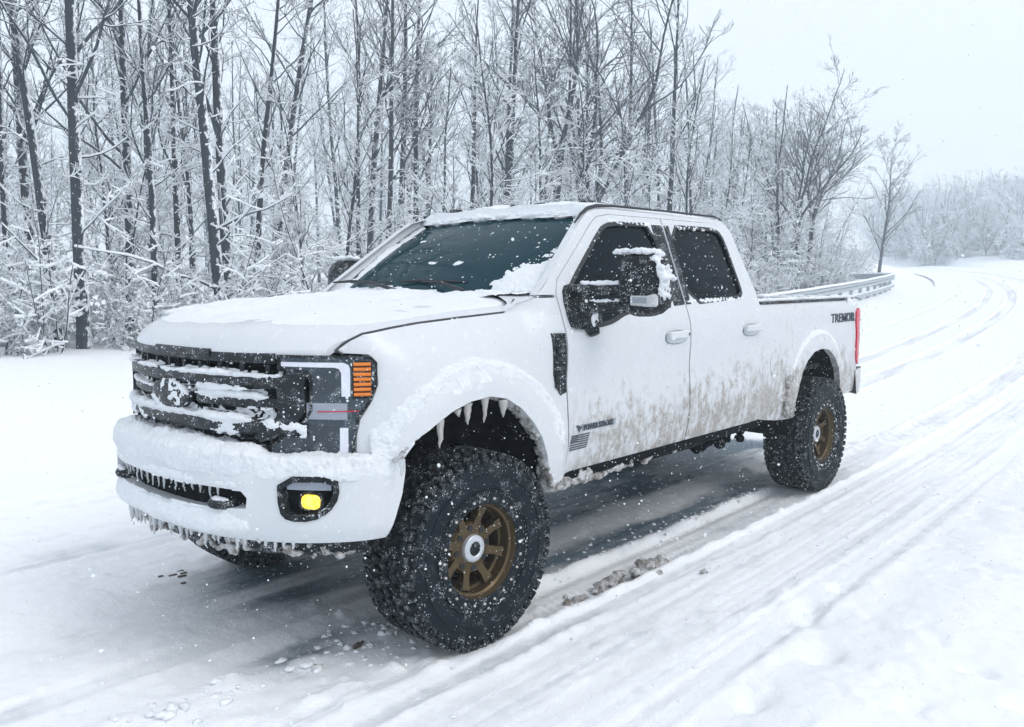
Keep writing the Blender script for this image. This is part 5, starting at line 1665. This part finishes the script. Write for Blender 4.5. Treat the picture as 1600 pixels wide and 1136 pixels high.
def crumb(x, y, a, fl=.6):
    global b
    n = T * np.array([a * U(.8, 1.3), a * U(.8, 1.2), a * fl]) * (1 + .75 * np.array([mnoise.noise(Vector(t * 2.6 + np.array([x * 50, y * 50, 0]))) for t in T]))[:, None]
    VV.append(n + np.array([x, y, snow_z(x, y) + a * .08])); FF.append(F + b); b += len(T)
for k in range(170):
    t = rs.random(); x = -2.2 + 2.2 * t; crumb(x, -.56 + rs.gauss(0, .075), .004 + .022 * rs.random() ** 3)
for k in range(70): crumb(U(-.6, .2), U(-.85, -.35), U(.005, .018))
for k in range(110): crumb(U(.3, 3.6), -.66 + rs.gauss(0, .05), U(.005, .016))
for k in range(110): crumb(U(.6, 3.4), U(-.55, .3), U(.004, .015))
for k in range(70): crumb(U(-.6, 6), U(-2.2, -1.1), U(.004, .013), .45)
for k in range(40): crumb(U(0, 7), U(-4.2, -2.3), U(.004, .010), .4)
o = link('snow_crumbs', fast_mesh('snow_crumbs', np.concatenate(VV), np.concatenate(FF)), MAT['snow'])
tag(o, 'loose crumbs of snow thrown along the wheel tracks', kind='stuff')
# dark scuffs of grit ahead of the far wheel
g = MB()
for k, (dx, dy, l) in enumerate(((0, 0, .05), (.07, .05, .045), (.02, -.07, .05), (-.06, .03, .03), (.05, -.03, .04), (-.02, -.16, .03))):
    x, y = -.50 + dx, 1.0 + dy; z = snow_z(x, y)
    g.box((x, y, z + .003), (l, .018, .008), rot=Matrix.Rotation(U(-.3, .3), 3, 'Z'), bev=.003)
tag(g.build('grit_scuff', MAT['mud']), 'few dark scuffs of grit on the snow ahead of the truck', kind='stuff')

# flecks of snow frozen onto the near tyres
VV = []; FF = []; b = 0
for wx, st in ((0, -.045), (4.059, 0)):
    for k in range(420):
        a = U(0, 6.283); q = rs.random()
        if q < .45: rad = rs.gauss(.287, .008)
        elif q < .75: rad = U(.28, .45)
        else: rad = U(.22, .30)
        yy = -.166 if rad > .31 else (-.162 if rad > .275 else -.157)
        s_ = (.0010 + .0032 * rs.random() ** 2) * (1.0 if q < .45 else .8)
        lx, ly, lz = rad * math.cos(a), yy, rad * math.sin(a)
        x = wx + lx * math.cos(st) - ly * math.sin(st); y = -.89 + lx * math.sin(st) + ly * math.cos(st)
        t = np.array([-math.sin(a), 0, math.cos(a)])
        n = T * np.array([s_, s_ * .5, s_]) + np.outer(T[:, 0], t) * s_ * (1.2 if q < .45 else .2)
        VV.append(n + np.array([x, y, .468 + lz])); FF.append(F + b); b += len(T)
o = link('tyre_snow_flecks', fast_mesh('tyre_snow_flecks', np.concatenate(VV), np.concatenate(FF)), MAT['flake'])
tag(o, 'white flecks of snow frozen onto the near tyres', kind='stuff')

# ------------------------------------------------------------------ falling snow
def falling_snow(N=34000):
    r = np.random.RandomState(9)
    bm = bmesh.new(); bmesh.ops.create_icosphere(bm, subdivisions=1, radius=1.0); bm.verts.index_update()
    O = np.array([v.co[:] for v in bm.verts]); OF = np.array([[v.index for v in f.verts] for f in bm.faces]); bm.free()
    P = np.concatenate([r.rand(N // 2, 3) * np.array([13, 11, 4.6]) + np.array([-4.2, -4.8, .02]), r.rand(N // 2, 3) * np.array([8, 5, 2.6]) + np.array([-3, -4.2, .02])])
    c = np.array(camera.location)
    P = P[np.linalg.norm(P - c, axis=1) > 1.1]
    # none inside the body of the truck
    ins = (P[:, 0] > -1.05) & (P[:, 0] < 5.2) & (np.abs(P[:, 1]) < 1.0) & (P[:, 2] > .6) & (P[:, 2] < 2.1)
    P = P[~ins]
    a = .0009 + .0024 * r.rand(len(P)) ** 3
    s = r.rand(len(P), 3) * .5 + .75
    V = (O[None] * (a[:, None] * s)[:, None, :] + P[:, None]).reshape(-1, 3)
    FF = (OF[None] + (np.arange(len(P)) * len(O))[:, None, None]).reshape(-1, 3)
    o = link('falling_snow', fast_mesh('falling_snow', V, FF), MAT['flake'])
    tag(o, 'snowflakes falling through the air around the truck', kind='stuff')
falling_snow()

# ------------------------------------------------------------------ haze
hz = NT('haze'); hz.t.nodes.clear()
ho = hz.t.nodes.new('ShaderNodeOutputMaterial'); hv = hz.t.nodes.new('ShaderNodeVolumePrincipled')
hv.inputs['Color'].default_value = (.83, .93, 1.0, 1); hv.inputs['Density'].default_value = HAZE; hv.inputs['Anisotropy'].default_value = .2
hz.t.links.new(hv.outputs[0], ho.inputs['Volume'])
o = MB().box((10, 0, 22), (530, 500, 50)).build('haze', hz.m, None, smooth=False)
tag(o, 'pale snowy haze filling the air over road and wood', kind='stuff')
